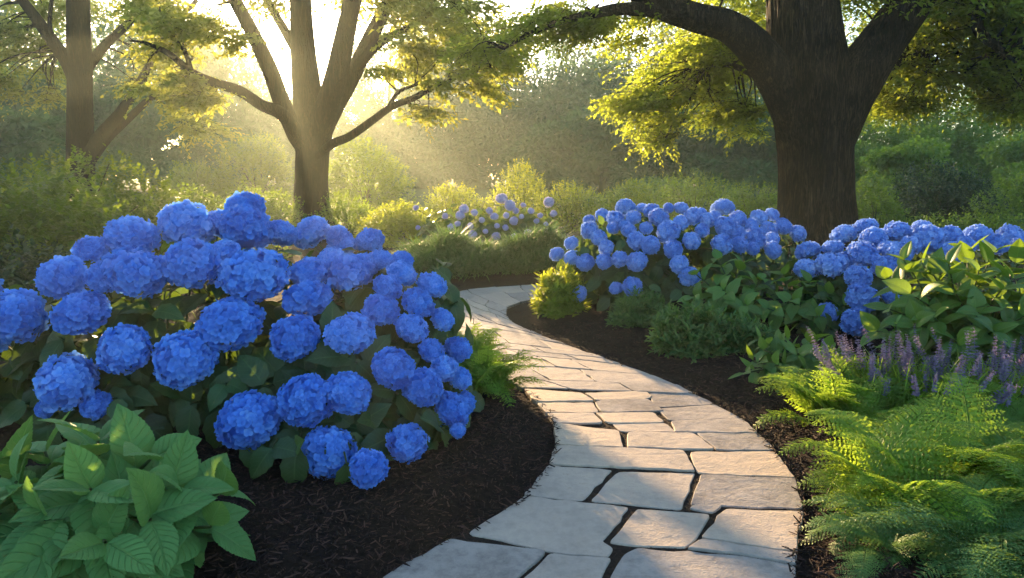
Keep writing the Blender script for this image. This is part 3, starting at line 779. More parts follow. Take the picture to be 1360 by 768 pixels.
for k, (px, by, Y, rx, top, rd, n, lab, m) in enumerate([  # the yellow of this row is sunlight put into the leaf colour
    (465, 315, 12.5, 48, 262, .8, 800, 'sunlit green shrub just right of the sunlit tree base', 'shrub'),
    (535, 330, 11.0, 55, 272, .8, 1000, 'yellow-green lit shrub left of the pale lilac hydrangea', 'gold_sunlit'),
    (600, 305, 14.0, 60, 250, .9, 1000, 'golden lit shrub behind the pale lilac hydrangea, left side', 'gold_sunlit'),
    (690, 300, 14.0, 48, 226, .8, 1000, 'tallest golden lit shrub peaking behind the pale lilac hydrangea', 'gold_sunlit'),
    (760, 300, 13.5, 55, 247, .9, 1000, 'golden lit shrub right of the pale lilac hydrangea', 'gold_sunlit'),
    (835, 295, 14.5, 60, 243, .9, 1000, 'golden lit shrub behind the right-hand blue hydrangea', 'gold_sunlit'),
    (925, 290, 15.5, 70, 232, 1.0, 1000, 'rounded mid-green shrub left of the oak in the distance', 'shrub'),
    (1000, 300, 13.0, 55, 246, .8, 900, 'yellow-green shrub touching the left side of the oak trunk', 'shrub'),
    (870, 275, 21.0, 55, 243, 1.2, 800, 'small hazy rounded shrub farther off left of the oak', 'shrub'),
    (1160, 320, 11.5, 50, 245, .8, 900, 'mid-green shrub right behind the oak trunk', 'shrub'),
    (1255, 310, 12.5, 82, 219, .9, 2300, 'dense shaded dark green rounded shrub right of the oak', 'shrubdark'),
    (1375, 330, 10.5, 70, 235, .8, 1200, 'green shrub at the right edge beyond the blue flowers', 'shrub'),
    (1290, 345, 9.6, 90, 285, .6, 1000, 'low green shrub in front of the dense rounded one', 'shrub'),
    (345, 285, 25.0, 52, 172, 1.5, 1100, 'large pale hazy shrub left of the sunlit tree', 'shrub'),
    (488, 285, 22.0, 56, 192, 1.4, 1100, 'large hazy domed shrub right of the sunlit tree', 'shrub'),
    (265, 285, 24.0, 50, 215, 1.4, 800, 'low hazy shrub between the two left trees', 'shrub'),
    ]):
    shrub('leafy_shrub', lab, px, by, Y, rx, top, rd, n, .055 if Y < 16 else .10, M[m], 300 + k, group=BG, sprig=.22 if Y < 16 else .35, bumps=.16)

# grassy groundcover mound beyond the path
def blades(mb, P, lo, hi, g, spread=.5, tm=BLADES, sh=.5):
    n = len(P); a = g.uniform(0, 6.28, n)
    d = norm(np.stack([np.cos(a) * spread, np.sin(a) * spread, np.ones(n)], 1) + g.normal(size=(n, 3)) * .15)
    up = np.stack([-np.cos(a), -np.sin(a), np.full(n, .6)], 1)
    k = g.integers(0, len(tm), n)
    for i, T in enumerate(tm):
        mb.scatter(T, P[k == i], d[k == i], up[k == i], g.uniform(lo, hi, (k == i).sum()), np.clip(sh + .2 * g.normal(size=(k == i).sum()), 0, 1))
def mound(name, label, px, py, Y, rx, rd, H, n, seed, m, lo, hi, cat='grass plant', group=None):
    g = np.random.default_rng(seed); c = gnd(px, py, .05); c[1] = Y; c[0] = (px - CX) / FPX * Y; c[2] = .05
    root = thing(name, label, cat, c, group)
    q = g.normal(size=(n, 2)); q = q / np.linalg.norm(q, axis=1)[:, None] * np.sqrt(g.random((n, 1)))
    h = H * np.sqrt(np.maximum(0, 1 - (q ** 2).sum(1))); nz = SNoise(seed, 12, 1.6)
    h = h * (.72 + .45 * nz(np.concatenate([q * [rx, rd] + c[:2], np.zeros((n, 1))], 1)))
    P = np.stack([c[0] + q[:, 0] * rx, c[1] + q[:, 1] * rd, c[2] + h * (1 - .5 * g.random(n) ** 2)], 1)
    mb = MB(); blades(mb, P, lo, hi, g, .8); mb.build('foliage', M[m], root, loc=c)
    sb = MB()
    for i in range(14):
        b = P[g.integers(0, n)]; tube(sb, crom([c, (c + b) / 2 + [0, 0, .05], b], 5), np.linspace(.006, .003, 5), 4)
    sb.build('stem', M['wood'], root, loc=c)
GG = 'grassy mounds beyond the bend of the path'
mound('grass_clump', 'soft grassy mound behind the left blue hydrangea, beyond the path bend', 590, 372, 7.75, .60, .5, .34, 5200, 71, 'blade', .14, .32, group=GG)
mound('grass_clump', 'soft grassy mound under the pale lilac hydrangea', 655, 368, 8.0, .55, .45, .26, 4800, 72, 'blade', .14, .30, group=GG)
mound('grass_clump', 'soft grassy mound beside the golden narrow-leaved shrub', 722, 365, 8.2, .6, .45, .32, 5200, 73, 'blade', .14, .32, group=GG)

# ------------------------------------------------------------------ hydrangeas
def petal_tmpl():
    t = np.linspace(0, 1, 4); u = np.array([-1, 0, 1.])
    wd = np.array([.16, .44, .48, .26])
    V = [(u[j] * wd[i], t[i] * (1.0 if j == 1 else (.95 if i == 3 else 1)), (.16 * t[i] ** 2 - .05 * t[i]) + .10 * abs(u[j]) * wd[i] + (.02 if i == 3 else 0)) for i in range(4) for j in range(3)]
    F = [(i * 3 + j, i * 3 + j + 1, i * 3 + j + 4, i * 3 + j + 3) for i in range(3) for j in range(2)]
    uv = [(u[j], t[i]) for i in range(4) for j in range(3)]
    sh = np.array([-.45, -.45, -.45, -.16, -.22, -.16, .04, -.04, .04, .20, .18, .20])  # own darker petal base, deepened in colour to shade the gaps between petals
    return np.array(V), [np.array(F)], np.array(uv), sh
PET = petal_tmpl()
def head_mesh(seed, m, n=250):
    g = np.random.default_rng(seed)
    i = np.arange(n) + .5
    ph = np.arccos(1 - 1.78 * i / n); th = math.pi * (1 + 5 ** .5) * i
    q = np.stack([np.cos(th) * np.sin(ph), np.sin(th) * np.sin(ph), np.cos(ph)], 1)
    q = norm(q + g.normal(size=(n, 3)) * .05)
    lump = SNoise(seed, 10, .45)
    r = .90 + .085 * lump(q) + g.normal(size=n) * .042
    P = q * r[:, None] * np.array([1, 1, .84])
    nrm = norm(q + g.normal(size=(n, 3)) * .33)
    a = norm(np.cross(nrm, g.normal(size=(n, 3)))); b = np.cross(nrm, a)
    mb = MB()
    s = g.uniform(.145, .20, n)
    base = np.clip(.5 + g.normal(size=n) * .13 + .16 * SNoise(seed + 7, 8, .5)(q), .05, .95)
    for k in range(4):
        al = k * math.pi / 2 + g.normal(size=n) * .13
        d = a * np.cos(al)[:, None] + b * np.sin(al)[:, None] + nrm * g.uniform(-.02, .34, (n, 1))
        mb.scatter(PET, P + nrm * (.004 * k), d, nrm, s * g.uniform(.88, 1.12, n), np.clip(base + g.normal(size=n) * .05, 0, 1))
    # inner flower mass
    nn, mm = 16, 9
    V = [(math.cos(2 * math.pi * x / nn) * math.sin(math.pi * y / mm) * .80, math.sin(2 * math.pi * x / nn) * math.sin(math.pi * y / mm) * .80, math.cos(math.pi * y / mm) * .66) for y in range(mm + 1) for x in range(nn)]
    F = [(y * nn + x, (y + 1) * nn + x, (y + 1) * nn + (x + 1) % nn, y * nn + (x + 1) % nn) for y in range(mm) for x in range(nn)]
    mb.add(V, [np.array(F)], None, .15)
    o = mb.build('flower_head', m)
    me = o.data; bpy.data.objects.remove(o)
    return me
HEADS = {k: [head_mesh(400 + i + 20 * j, M[k]) for i in range(6)] for j, k in enumerate(('blue', 'paleblue', 'lilac'))}

def shoot(mb, sb, base, tip, g, leaf, tmpl, pairs=4, t0=.35, rad=.005, shade=.45, topdown=-.12, last=1.0, rosette=0, heads=None):
    base = np.asarray(base); tip = np.asarray(tip)
    v = tip - base; L = np.linalg.norm(v)
    m1 = base + v * .5 + np.array([-v[0], -v[1], 0]) * .22 + np.array([0, 0, .14 * L])
    P = crom([base, m1, tip], 14)
    tube(sb, P, np.linspace(rad * 1.3, rad * .7, 14), 6)
    T = norm(np.gradient(P, axis=0)); ph0 = g.uniform(0, 3.14)
    ts = list(np.linspace(t0, last, pairs))
    pos, ds, ups, ss, shs = [], [], [], [], []
    for i, t in enumerate(ts):
        x = t * 13; k = min(int(x), 12); p = P[k] + (P[k + 1] - P[k]) * (x - k); d = T[k]
        a = norm(np.cross(d, np.array([.31, .17, 1.]) if abs(d[2]) < .95 else np.array([1., .2, 0]))); b = np.cross(d, a)
        for s in range(2):
            ph = ph0 + i * 1.57 + s * math.pi + g.normal() * .25
            side = a * math.cos(ph) + b * math.sin(ph)
            frac = i / max(1, pairs - 1)
            ld = norm(side * (1 - .25 * frac * rosette) + d * (.28 + .5 * frac * rosette) + np.array([0, 0, topdown + .1 * g.normal()]))
            pos.append(p + side * rad); ds.append(ld); ups.append(norm(d * .8 + np.array([0, 0, .7]) + g.normal(size=3) * .15)); ss.append(leaf * g.uniform(.78, 1.15) * (1 - .38 * frac * rosette)); shs.append(np.clip(shade + g.normal() * .16 + .18 * frac * rosette, 0, 1))
    pos, ds, ups, ss, shs = map(np.array, (pos, ds, ups, ss, shs))
    kk = g.integers(0, len(tmpl), len(pos))
    if heads is not None:                                # no leaf grows out over a flower head
        hp, hr, ho = heads
        for u in (.4, .85):
            rel = (pos + ds * (ss * u)[:, None])[:, None] - hp[None]
            al = (rel * ho[None]).sum(-1); lat = np.linalg.norm(rel - al[..., None] * ho[None], axis=-1)
            kk[((al > -.1 * hr) & (al < 5 * hr) & (lat < hr * .95)).any(1)] = -1
    for i, Tm in enumerate(tmpl):
        q = kk == i
        mb.scatter(Tm, pos[q], ds[q], ups[q], ss[q], shs[q])

def on_mound(px, py, mound, zmin):
    # first point where the line of sight meets the rounded surface of the bush
    o = np.array([0, 0, CAMZ]); d = pdir(px, py); best = None; near = None
    for (cx, cy_, cz, rx, ry, rz) in mound:
        k = np.array([rx, ry, rz]); oo = (o - np.array([cx, cy_, cz])) / k; dd = d / k
        a, b, c = dd @ dd, oo @ dd, oo @ oo - 1
        q = b * b - a * c
        t = -b / a
        if q > 0:
            t = (-b - math.sqrt(q)) / a
            if best is None or t < best: best = t
        elif near is None or -q < near[0]: near = (-q, t)
    t = best if best is not None else near[1]
    if d[2] < 0: t = min(t, (zmin - CAMZ) / d[2])
    return o + d * t
def hydrangea(label, heads, core, petal, leafmat, seed, leaf, tmpl, group, mound, zmin=.16, extra=(), fill=0, name='hydrangea_bush', hs=1.0, skirt=1.0):
    g = np.random.default_rng(seed)
    core = np.asarray(core, float)                       # polyline of root points on the ground
    c = np.append(core.mean(0), .05)
    root = thing(name, label, 'hydrangea', c, group)
    fb, sb = MB(), MB()
    CCs = crom(np.concatenate([core, np.zeros((len(core), 1))], 1), 30) if len(core) > 1 else np.append(core[0], 0)[None]
    pts = []
    for (x, y, r) in heads:
        p = on_mound(x, y, mound, zmin); rr = r * p[1] / FPX
        pts.append((p, rr))
    meshes = HEADS[petal]
    hp = np.array([p for p, _ in pts]); hr = np.array([r_ for _, r_ in pts]); ho = []
    for p, rr in pts:
        b = CCs[np.argmin(np.linalg.norm(CCs[:, :2] - p[:2], axis=1))]
        ho.append(norm(p - np.array([b[0], b[1], p[2] - .5])))
    HD = (hp, hr, np.array(ho))
    for i, (p, rr) in enumerate(pts):
        o = bpy.data.objects.new('flower_head', meshes[i % len(meshes)])
        COL.objects.link(o); o.parent = root
        o.location = tuple(p - c)
        k = np.argmin(np.linalg.norm(CCs[:, :2] - p[:2], axis=1)); b = CCs[k].copy()
        b[:2] += g.normal(size=2) * .06; b[2] = .03
        out = p - np.array([b[0], b[1], p[2] - .5]); out = out / np.linalg.norm(out)
        q = Vector(out.tolist()).to_track_quat('Z', 'Y')
        e = q.to_matrix() @ Matrix.Rotation(g.uniform(0, 6.28), 3, 'Z')
        o.rotation_euler = e.to_euler()
        s = rr * g.uniform(.90, 1.0) * hs; o.scale = (s * g.uniform(.95, 1.06), s, s * g.uniform(.86, 1.05))
        tip = p - out * rr * .7
        shoot(fb, sb, b, tip, g, leaf, tmpl, 4, .40, .005, .40, -.38, .88, 0, HD)
    for i, (p, rr) in enumerate(pts):
        if p[2] > .62 * skirt: continue
        for kk in range(2):
            k = np.argmin(np.linalg.norm(CCs[:, :2] - p[:2], axis=1)); b = CCs[k].copy(); b[2] = .05
            tip = p * .9 + b * .1 + np.array([g.normal() * rr * .7, g.normal() * .04, -rr * g.uniform(.7, 1.3)]); tip[2] = max(tip[2], .16)
            shoot(fb, sb, b, tip, g, leaf * 1.2, tmpl, 3, .62, .005, .42, -.3, .98, 0, HD)
    for (p) in extra:
        tip = on_mound(p[0], p[1], mound, .15); k = np.argmin(np.linalg.norm(CCs[:, :2] - tip[:2], axis=1)); b = CCs[k].copy(); b[2] = .03
        if tip[2] < .3: tip[:2] = tip[:2] * .74 + b[:2] * .26; tip[2] = max(tip[2], .19)
        shoot(fb, sb, b, tip, g, leaf * 1.15, tmpl, 5, .5, .005, .55, -.22, 1.0, .6, HD)
    for i in range(fill):                                # leafy shoots without a flower
        e = mound[g.integers(0, len(mound))]
        q = norm(g.normal(size=3) + np.array([0, -.35, .1]))
        tip = np.array(e[:3]) + q * np.array(e[3:]) * g.uniform(.82, .98); tip[2] = abs(tip[2])
        if tip[2] < .24: tip[:2] = e[:2] + (tip[:2] - e[:2]) * .84; tip[2] = max(tip[2], .17)
        if tip[2] < .2 and g.random() < .6: continue
        k = np.argmin(np.linalg.norm(CCs[:, :2] - tip[:2], axis=1)); b = CCs[k].copy(); b[:2] += g.normal(size=2) * .08; b[2] = .03
        shoot(fb, sb, b, tip, g, leaf, tmpl, 4, .4, .005, .4, -.3, .96, 0, HD)
    fb.build('foliage', leafmat, root, loc=c)
    sb.build('stem', M['stem'], root, loc=c)
    return root

H1 = [(325, 277, 28), (248, 299, 37), (327, 305, 40), (288, 298, 24), (175, 314, 38), (122, 331, 24), (374, 310, 24), (412, 309, 29), (448, 314, 19), (491, 321, 22), (455, 328, 23),
      (83, 368, 37), (180, 362, 47), (254, 349, 42), (137, 368, 27), (337, 366, 47), (463, 364, 37), (410, 362, 28), (410, 396, 37), (507, 345, 21), (535, 345, 17), (534, 364, 22), (573, 378, 22), (515, 381, 21), (484, 352, 22),
      (556, 402, 26), (506, 412, 28), (546, 436, 26), (588, 425, 18), (20, 420, 45), (108, 414, 40), (305, 428, 47), (392, 448, 38), (464, 444, 35), (573, 465, 22), (608, 464, 22), (522, 488, 34),
      (165, 464, 40), (247, 476, 48), (90, 507, 44), (128, 537, 24), (332, 557, 47), (405, 532, 42), (462, 522, 34), (562, 515, 32), (590, 490, 22), (612, 503, 19), (600, 545, 29), (618, 535, 18),
      (437, 600, 40), (490, 622, 30), (541, 588, 32), (60, 543, 16), (608, 572, 13), (-40, 395, 40), (-30, 455, 40), (440, 345, 22), (300, 335, 22), (-60, 500, 42)]
hydrangea('huge mound of vivid blue mophead hydrangea filling the left foreground', H1, [(-2.0, 3.0), (-1.2, 3.05), (-.8, 3.1), (-.6, 3.5), (-.65, 3.9)], 'blue', M['hyd'], 501, .165, LEAF_MD, 'blue hydrangeas', [(-1.65, 3.35, .3, 1.15, .75, .68), (-.62, 3.5, .25, .5, .75, .60), (-.79, 2.95, .15, .6, .5, .45)],
          extra=[(195, 400, 3.4), (400, 340, 3.7), (385, 352, 3.6), (432, 352, 3.7), (380, 650, 2.5), (430, 660, 2.5), (300, 625, 2.5), (560, 615, 2.8), (585, 595, 2.9), (150, 530, 2.7), (300, 510, 2.6), (230, 535, 2.6), (340, 645, 2.5), (480, 650, 2.6), (520, 545, 2.8), (360, 600, 2.5)], fill=190, hs=.93)
f2 = lambda L: [(680 + x / 2, y / 2, r / 2) for x, y, r in L]
f4 = lambda L: [(680 + x / 2, 384 + y / 2, r / 2) for x, y, r in L]
H2 = f2([(205, 585, 20), (300, 600, 20), (500, 570, 22), (600, 620, 24), (640, 660, 20), (120, 675, 22), (158, 645, 23), (158, 685, 24), (205, 612, 31), (230, 632, 27), (195, 698, 31), (240, 572, 24), (300, 550, 31), (322, 578, 24), (275, 582, 26), (250, 658, 25), (245, 695, 27), (285, 688, 26), (330, 695, 31),
         (320, 762, 32), (275, 766, 20), (330, 640, 29), (367, 650, 31), (310, 612, 24), (357, 605, 22), (390, 578, 29), (370, 560, 26), (415, 615, 35), (428, 663, 30), (443, 702, 29), (475, 737, 33), (477, 640, 28), (480, 575, 26), (450, 553, 22),
         (416, 552, 18), (447, 592, 23), (560, 552, 35), (520, 585, 25), (570, 605, 37), (557, 650, 34), (605, 650, 26), (645, 632, 33), (635, 600, 26), (600, 582, 28), (655, 578, 28), (690, 570, 22), (682, 612, 28), (692, 665, 26), (692, 635, 24),
         (345, 552, 18), (540, 575, 18), (505, 612, 22), (268, 606, 20), (178, 780, 24), (720, 600, 28), (760, 620, 28)])
hydrangea('blue hydrangea mound left of the oak trunk by the path bend', H2, [(.75, 6.3), (1.5, 6.3), (2.4, 6.7)], 'paleblue', M['hyd'], 502, .135, LEAF_LO, 'blue hydrangeas', [(1.4, 6.1, .25, 1.15, 1.0, .68), (2.3, 6.6, .25, .7, .7, .66)], zmin=.2,
          extra=[(800, 300, 6.6), (780, 327, 6.2), (900, 320, 6.6), (830, 318, 6.3), (950, 300, 6.8), (990, 320, 6.8), (860, 380, 5.6), (800, 400, 5.5), (905, 385, 5.5)], fill=130, hs=.9)
H3 = f2([(785, 668, 36), (852, 658, 31), (845, 705, 40), (785, 715, 38), (880, 625, 36), (930, 675, 48), (935, 605, 34), (960, 632, 38), (1022, 615, 39), (1025, 672, 38), (1090, 608, 30), (1105, 635, 42), (1170, 628, 34), (1240, 630, 41),
         (1325, 635, 42), (1352, 655, 34), (920, 735, 38), (990, 710, 35), (1170, 672, 40), (1060, 650, 32), (998, 660, 28), (880, 690, 28), (965, 692, 26), (1205, 652, 28), (1290, 650, 32), (1400, 640, 40), (1430, 660, 40)]) + f4([(930, 25, 46), (840, 62, 33), (912, 88, 42), (1010, 18, 30)])
hydrangea('blue hydrangea in front of the oak trunk reaching the right edge', H3, [(2.0, 4.9), (2.7, 5.1), (3.6, 5.4)], 'paleblue', M['hyd'], 503, .14, LEAF_MD, 'blue hydrangeas', [(3.2, 5.2, .2, 1.25, .8, .6), (2.45, 4.9, .15, .42, .42, .42)], zmin=.22, fill=80, hs=.94)
H4 = [(520 + x / 4, 200 + y / 4, r / 4) for x, y, r in [(585, 255, 31), (630, 292, 33), (385, 310, 29), (365, 345, 24), (440, 330, 20), (835, 275, 33), (860, 335, 20), (320, 410, 24), (430, 445, 25), (650, 375, 24), (605, 410, 17), (725, 440, 24), (555, 455, 24), (545, 350, 23),
      (285, 348, 17), (740, 320, 18), (520, 320, 20), (330, 458, 17), (770, 375, 16), (130, 305, 18), (140, 410, 14), (690, 350, 15), (480, 370, 18), (420, 400, 18), (660, 320, 20), (610, 345, 18), (700, 290, 16), (350, 390, 16), (560, 400, 16), (790, 345, 16), (820, 390, 14), (500, 430, 16), (650, 455, 16)]]
hydrangea('far pale lilac hydrangea beyond the grassy mounds', H4, [(-.9, 10.2), (-.3, 10.2), (.5, 10.2)], 'lilac', M['hyd'], 504, .12, LEAF_LO, None, [(-.33, 10.0, .3, 1.2, .5, .55)], zmin=.2,
          extra=[(700, 280, 10.0), (680, 290, 10.0)], fill=60)

# ------------------------------------------------------------------ broad-leaved plants
def broad_plant(label, c_px, c_py, Y, tips, leaf, m, seed, tmpl, pairs=5, t0=.3, shade=.5, group=None):
    g = np.random.default_rng(seed)
    c = at(c_px, c_py, Y); c[2] = .05
    root = thing('broadleaf_plant', label, 'leafy plant', c, group)
    fb, sb = MB(), MB()
    for (x, y, d) in tips:
        tip = at(x, y, d)
        b = c + np.array([(tip[0] - c[0]) * .35, (tip[1] - c[1]) * .35, 0]) + np.append(g.normal(size=2) * .03, -.02)
        shoot(fb, sb, b, tip, g, leaf, tmpl, pairs, t0, .006, shade, -.04, 1.0, 1)
    fb.build('foliage', m, root, loc=c)
    sb.build('stem', M['stem'], root, loc=c)
BPG = 'broad-leaved green plants in the beds'
broad_plant('broad-leaved soft green plant in the bottom left corner', 130, 800, 1.85,
            [(130, 585, 1.85), (60, 600, 1.95), (200, 610, 1.8), (20, 640, 1.75), (240, 650, 1.75), (120, 650, 1.6), (200, 690, 1.6), (290, 655, 1.9), (60, 690, 1.6), (280, 700, 1.75), (-30, 610, 1.9), (-40, 680, 1.7), (140, 720, 1.5)],
            .27, M['broad'], 601, LEAF_HI, 5, .35, .5, BPG)
broad_plant('leafy green plant before the blue mound left of the oak', 975, 425, 5.0,
            [(955, 345, 5.0), (985, 350, 5.1), (925, 365, 5.0), (1010, 372, 4.9), (960, 385, 4.7), (920, 395, 4.8), (1030, 390, 4.9), (990, 405, 4.6)], .215, M['hydlit'], 602, LEAF_MD, 5, .35, .5, BPG)
broad_plant('leafy green plant under the blue heads before the oak', 1065, 425, 4.8,
            [(1040, 365, 4.9), (1075, 375, 4.8), (1100, 390, 4.7), (1050, 400, 4.6), (1120, 405, 4.6), (1020, 410, 4.6), (1085, 420, 4.5)], .20, M['hydlit'], 603, LEAF_MD, 5, .35, .55, BPG)
broad_plant('large yellow-green leafed plant at right edge over the lavender', 1280, 470, 3.9,
            [(1200, 345, 4.0), (1240, 365, 3.9), (1285, 335, 4.1), (1320, 335, 4.1), (1350, 350, 4.0), (1210, 390, 3.7), (1270, 390, 3.7), (1330, 385, 3.7), (1180, 370, 4.1), (1370, 380, 3.8), (1300, 415, 3.6), (1240, 420, 3.6), (1360, 420, 3.6), (1180, 410, 3.8), (1400, 350, 4.0), (1225, 350, 4.0), (1260, 350, 3.8), (1300, 360, 3.8), (1345, 370, 3.8), (1215, 430, 3.6), (1320, 440, 3.5), (1165, 440, 3.8), (1270, 455, 3.5), (1390, 440, 3.5)],
            .23, M['hydlit'], 604, LEAF_HI, 6, .3, .38, BPG)
broad_plant('low pointed-leaf plant at the mulch edge beside the lavender', 1060, 520, 3.7,
            [(1010, 450, 3.7), (1045, 445, 3.8), (1080, 450, 3.8), (1105, 465, 3.7), (1000, 480, 3.6), (1030, 485, 3.5), (1070, 490, 3.5), (1110, 490, 3.5), (1050, 465, 3.6), (1015, 465, 3.6), (1060, 470, 3.5), (1090, 475, 3.55), (1035, 460, 3.7), (1040, 500, 3.4), (1085, 505, 3.45), (1120, 475, 3.65), (990, 495, 3.55)], .15, M['hydlit'], 605, LANCE[:1] + LEAF_MD[:2], 5, .3, .55, BPG)
broad_plant('small lime leafy shoot rising beside the lavender spikes', 1195, 500, 3.6, [(1190, 430, 3.6), (1205, 445, 3.5), (1180, 450, 3.6)], .11, M['hydlit'], 606, LANCE, 6, .4, .8, BPG)

# ------------------------------------------------------------------ ferns and feathery plants
def frond_tmpl(seed, pairs=20, pl=.26, npin=9, bend=1.3, pw=.5, plen=.06):
    g = np.random.default_rng(seed); mb = MB()
    n = 24; t = np.linspace(0, 1, n); ang = -bend * t ** 1.4
    y = np.concatenate([[0], np.cumsum(np.cos(ang[1:]))]) / (n - 1); z = np.concatenate([[0], np.cumsum(np.sin(ang[1:]))]) / (n - 1)
    x = np.sin(t * 2.2 + g.uniform(0, 3)) * .02
    P = np.stack([x - x[0], y, z], 1)
    tube(mb, P, np.linspace(.006, .0015, n), 4)
    T = norm(np.gradient(P, axis=0)); N = np.cross(np.tile([1., 0, 0], (n, 1)), T)
    pos, ds, ups, ss = [], [], [], []
    tm = diamond(pw, .08, .05)
    for i in range(pairs):
        tt = .14 + .85 * i / pairs
        k = tt * (n - 1); k0 = int(k); p = P[k0] + (P[min(k0 + 1, n - 1)] - P[k0]) * (k - k0)
        ln = pl * (math.sin(math.pi * min(1, (tt * .9 + .12)) ** .8) ** .8) * g.uniform(.9, 1.1)
        for s in (-1, 1):
            d = norm(np.array([s, 0, 0]) + T[k0] * .45 + N[k0] * g.uniform(-.1, .15))
            droop = g.uniform(.1, .35)
            for j in range(npin):
                u = (j + .5) / npin; q = p + d * ln * u - N[k0] * droop * ln * u * u
                sz = plen * (1 - .75 * u) * (ln / pl) + .006
                for w_ in (-1, 1):
                    dd = norm(np.cross(N[k0], d) * w_ * s + d * .75); pos.append(q); ds.append(dd); ups.append(N[k0] + g.normal(size=3) * .2); ss.append(sz * g.uniform(.85, 1.15))
            pos.append(p + d * ln * .96 - N[k0] * droop * ln); ds.append(d); ups.append(N[k0]); ss.append(plen * .5)
    mb.scatter(tm, np.array(pos), np.array(ds), np.array(ups), np.array(ss))
    V = np.concatenate(mb.v); F = mb.f
    return V, F, np.concatenate(mb.uv)
FROND = [frond_tmpl(i, 20, .24, 8, b) for i, b in enumerate((1.0, 1.35, 1.7, 2.0))]
FROND_S = [frond_tmpl(10 + i, 12, .24, 6, b, .42, .10) for i, b in enumerate((.8, 1.2, 1.6))]
def fern(name, label, px, py, Y, n, lo, hi, m, seed, tm, emin=25, emax=75, az=None, rad=.05, cat='fern', group=None, levels=1):
    g = np.random.default_rng(seed)
    c = at(px, py, Y); c[2] = gz([c[:2]])[0] + .01
    root = thing(name, label, cat, c, group)
    mb = MB()
    a = g.uniform(0, 6.28, n) if az is None else R(az[0]) + g.random(n) * R(az[1] - az[0])
    el = np.radians(g.uniform(emin, emax, n))
    d = np.stack([np.cos(a) * np.cos(el), np.sin(a) * np.cos(el), np.sin(el)], 1)
    up = np.stack([-np.cos(a) * np.sin(el), -np.sin(a) * np.sin(el), np.cos(el)], 1) + g.normal(size=(n, 3)) * .12
    P = c + np.stack([g.normal(size=n) * rad, g.normal(size=n) * rad, np.zeros(n)], 1)
    L = g.uniform(lo, hi, n) * (.75 + .25 * np.cos(el - R(40)))
    k = g.integers(0, len(tm), n)
    for i, T in enumerate(tm):
        q = k == i
        mb.scatter(T, P[q], d[q], up[q], L[q], np.clip(.5 + .18 * g.normal(size=q.sum()), 0, 1))
    mb.build('frond_cluster', m, root, loc=c)
    return root
FG = 'ferns along the right side of the path'
fern('fern', 'large bright lacy fern at the lower right', 1262, 725, 2.35, 60, .34, .58, M['fern'], 701, FROND, 15, 60, None, .09, group=FG)
fern('fern', 'bright lacy fern arching over the flagstones at the lower right', 1185, 730, 2.25, 30, .34, .55, M['fern'], 702, FROND, 15, 65, None, .06, group=FG)
fern('fern', 'tall lacy fern against the right edge below the lavender', 1345, 650, 2.6, 46, .28, .44, M['fern'], 703, FROND, 20, 62, None, .09, group=FG)
fern('fern', 'bluish green fern in the bottom right corner', 1290, 800, 1.92, 34, .30, .46, M['fernblue'], 704, FROND, 10, 50, None, .07, group=FG)
fern('fern', 'shaded bluish fern tucked at the bottom edge near the slabs', 1180, 800, 1.95, 22, .22, .36, M['fernblue'], 705, FROND, 10, 50, None, .05, group=FG)
fern('fern', 'feathery lime fern before the lavender', 1120, 590, 2.95, 70, .28, .46, M['fern'], 706, FROND_S, 20, 72, None, .08, group=FG)
fern('fern', 'feathery lime fern tucked under the hydrangea on the left of the path', 640, 552, 3.38, 40, .26, .42, M['fern'], 707, FROND_S, 35, 88, None, .06, cat='fern')
fern('fern', 'thin lime fern just behind on the left path edge', 625, 500, 3.9, 26, .26, .40, M['fern'], 712, FROND_S, 40, 88, None, .05, cat='fern')
SG = 'low feathery perennials edging the mulch'
for (lab, px, by, Y, rx, top, rd, n, sd) in (('larger feathery green mound at the mulch edge by the path', 925, 487, 4.3, 58, 418, .22, 520, 708),
        ('smaller feathery green mound behind the larger one', 848, 448, 5.0, 34, 398, .18, 380, 709), ('feathery green tuft right of the larger mound', 990, 482, 4.25, 34, 436, .16, 300, 710)):
    shrub('feathery_perennial', lab, px, by, Y, rx, top, rd, n, .062, M['feather'], sd, LANCE, 11, .11, SG, 'perennial', .22, .5)
shrub('golden_shrub', 'golden narrow-leaved little shrub at the tip of the mulch by the path bend', 742, 432, 5.5, 30, 368, .20, 360, .085, M['gold_sunlit'], 711, LANCE, 9, .12, None, 'shrub', .15, .6)

# ------------------------------------------------------------------ lavender
def spike_mesh(seed):
    g = np.random.default_rng(seed); mb = MB()
    tube(mb, crom([(0, 0, 0), (g.normal() * .01, g.normal() * .01, .5), (g.normal() * .03, g.normal() * .03, 1)], 8), np.linspace(.006, .004, 8), 5, .1)
    n = 110; t = np.sort(g.random(n)); ph = g.uniform(0, 6.28, n)
    t = np.round(t * 9) / 9 + g.normal(size=n) * .018
    d = np.stack([np.cos(ph), np.sin(ph), g.uniform(.1, .9, n)], 1)
    P = np.stack([np.cos(ph) * .02, np.sin(ph) * .02, t * .98 + .02], 1)
    mb.scatter(leaf_tmpl(.6, 4, 3, .3, .5), P, d, np.stack([-np.cos(ph), -np.sin(ph), np.ones(n)], 1), .10 * (1.15 - .6 * np.clip(t, 0, 1)) * g.uniform(.7, 1.3, n), np.clip(.45 + g.normal(size=n) * .22, 0, 1))
    o = mb.build('flower_spike', M['lav']); me = o.data; bpy.data.objects.remove(o); return me
SPIKES = [spike_mesh(i) for i in range(5)]
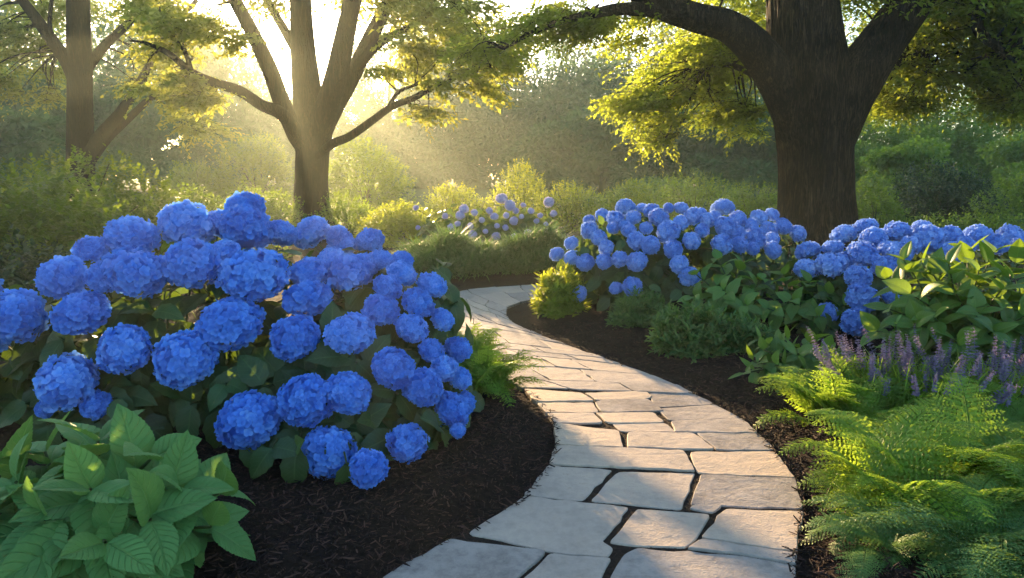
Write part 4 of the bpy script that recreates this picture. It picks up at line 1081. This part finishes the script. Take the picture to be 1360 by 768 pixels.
def lavender(label, px, py, Y, n, top, spread, seed, group, nb=1900):
    g = np.random.default_rng(seed); c = at(px, py, Y); c[2] = .08
    root = thing('lavender_plant', label, 'lavender', c, group)
    sb, fb = MB(), MB()
    q = g.normal(size=(nb, 2)) * spread * .42
    P = np.stack([c[0] + q[:, 0], c[1] + q[:, 1] * .6, np.full(nb, c[2]) + g.random(nb) * .10], 1)
    blades(fb, P, .10, .25, g, .4, [blade_tmpl(.032, 5, c_) for c_ in (.4, .9, 1.4)], .55)
    for i in range(n):
        a = g.normal(size=2) * spread * np.array([.55, .4]); h = top * g.uniform(.62, 1.05)
        b = c + np.array([a[0] * .5, a[1] * .5, 0]); tip = c + np.array([a[0] * 1.15, a[1] * 1.15, h])
        s = g.uniform(.09, .17)
        d = norm(tip - b); st = tip - d * s
        tube(sb, crom([b, (b + st) / 2 + np.append(g.normal(size=2) * .01, 0), st], 6), np.linspace(.0028, .0018, 6), 4)
        for k in range(4):
            pp = b + (st - b) * (.35 + .15 * k); aa = g.uniform(0, 6.28)
            fb.scatter(BLADES[1], pp[None], np.array([[math.cos(aa), math.sin(aa), .9]]), np.array([[0, 0, 1.]]), np.array([.06]), np.array([.6]))
        o = bpy.data.objects.new('flower_spike', SPIKES[i % 5]); COL.objects.link(o); o.parent = root
        o.location = tuple(st - c); o.rotation_euler = (Vector(d.tolist()).to_track_quat('Z', 'Y').to_matrix() @ Matrix.Rotation(g.uniform(0, 6), 3, 'Z')).to_euler(); o.scale = (s, s, s)
    fb.build('foliage', M['fern'], root, loc=c); sb.build('stem', M['stem'], root, loc=c)
LG = 'purple lavender clumps behind the ferns'
lavender('purple lavender clump behind the feathery lime fern', 1165, 555, 3.1, 38, .36, .26, 801, LG)
lavender('dense purple lavender clump behind the large lacy fern', 1235, 555, 3.0, 50, .38, .30, 802, LG)
lavender('sparse purple lavender clump at the right edge', 1325, 555, 3.0, 36, .38, .26, 803, LG)

# ------------------------------------------------------------------ haze (kept last: it wraps everything)
def build_haze():
    x0, x1, y0, y1, z0, z1 = -92, 92, -27, 112, -1.2, 12.5
    V = [(x, y, z) for z in (z0, z1) for y in (y0, y1) for x in (x0, x1)]
    F = [(0, 2, 3, 1), (4, 5, 7, 6), (0, 1, 5, 4), (2, 6, 7, 3), (0, 4, 6, 2), (1, 3, 7, 5)]
    m, nt, out = mat('haze_air')
    pv = nt.nodes.new('ShaderNodeVolumePrincipled')
    pv.inputs['Color'].default_value = (.84, .98, .82, 1)
    pv.inputs['Density'].default_value = HAZE_DENSITY
    pv.inputs['Anisotropy'].default_value = HAZE_G
    nt.links.new(pv.outputs[0], out.inputs['Volume'])
    mb = MB(); mb.add(V, [np.array(F)])
    o = mb.build('haze', m, smooth=False)
    tag(o, 'warm morning mist hanging through the garden', 'haze', kind='stuff')
build_haze()
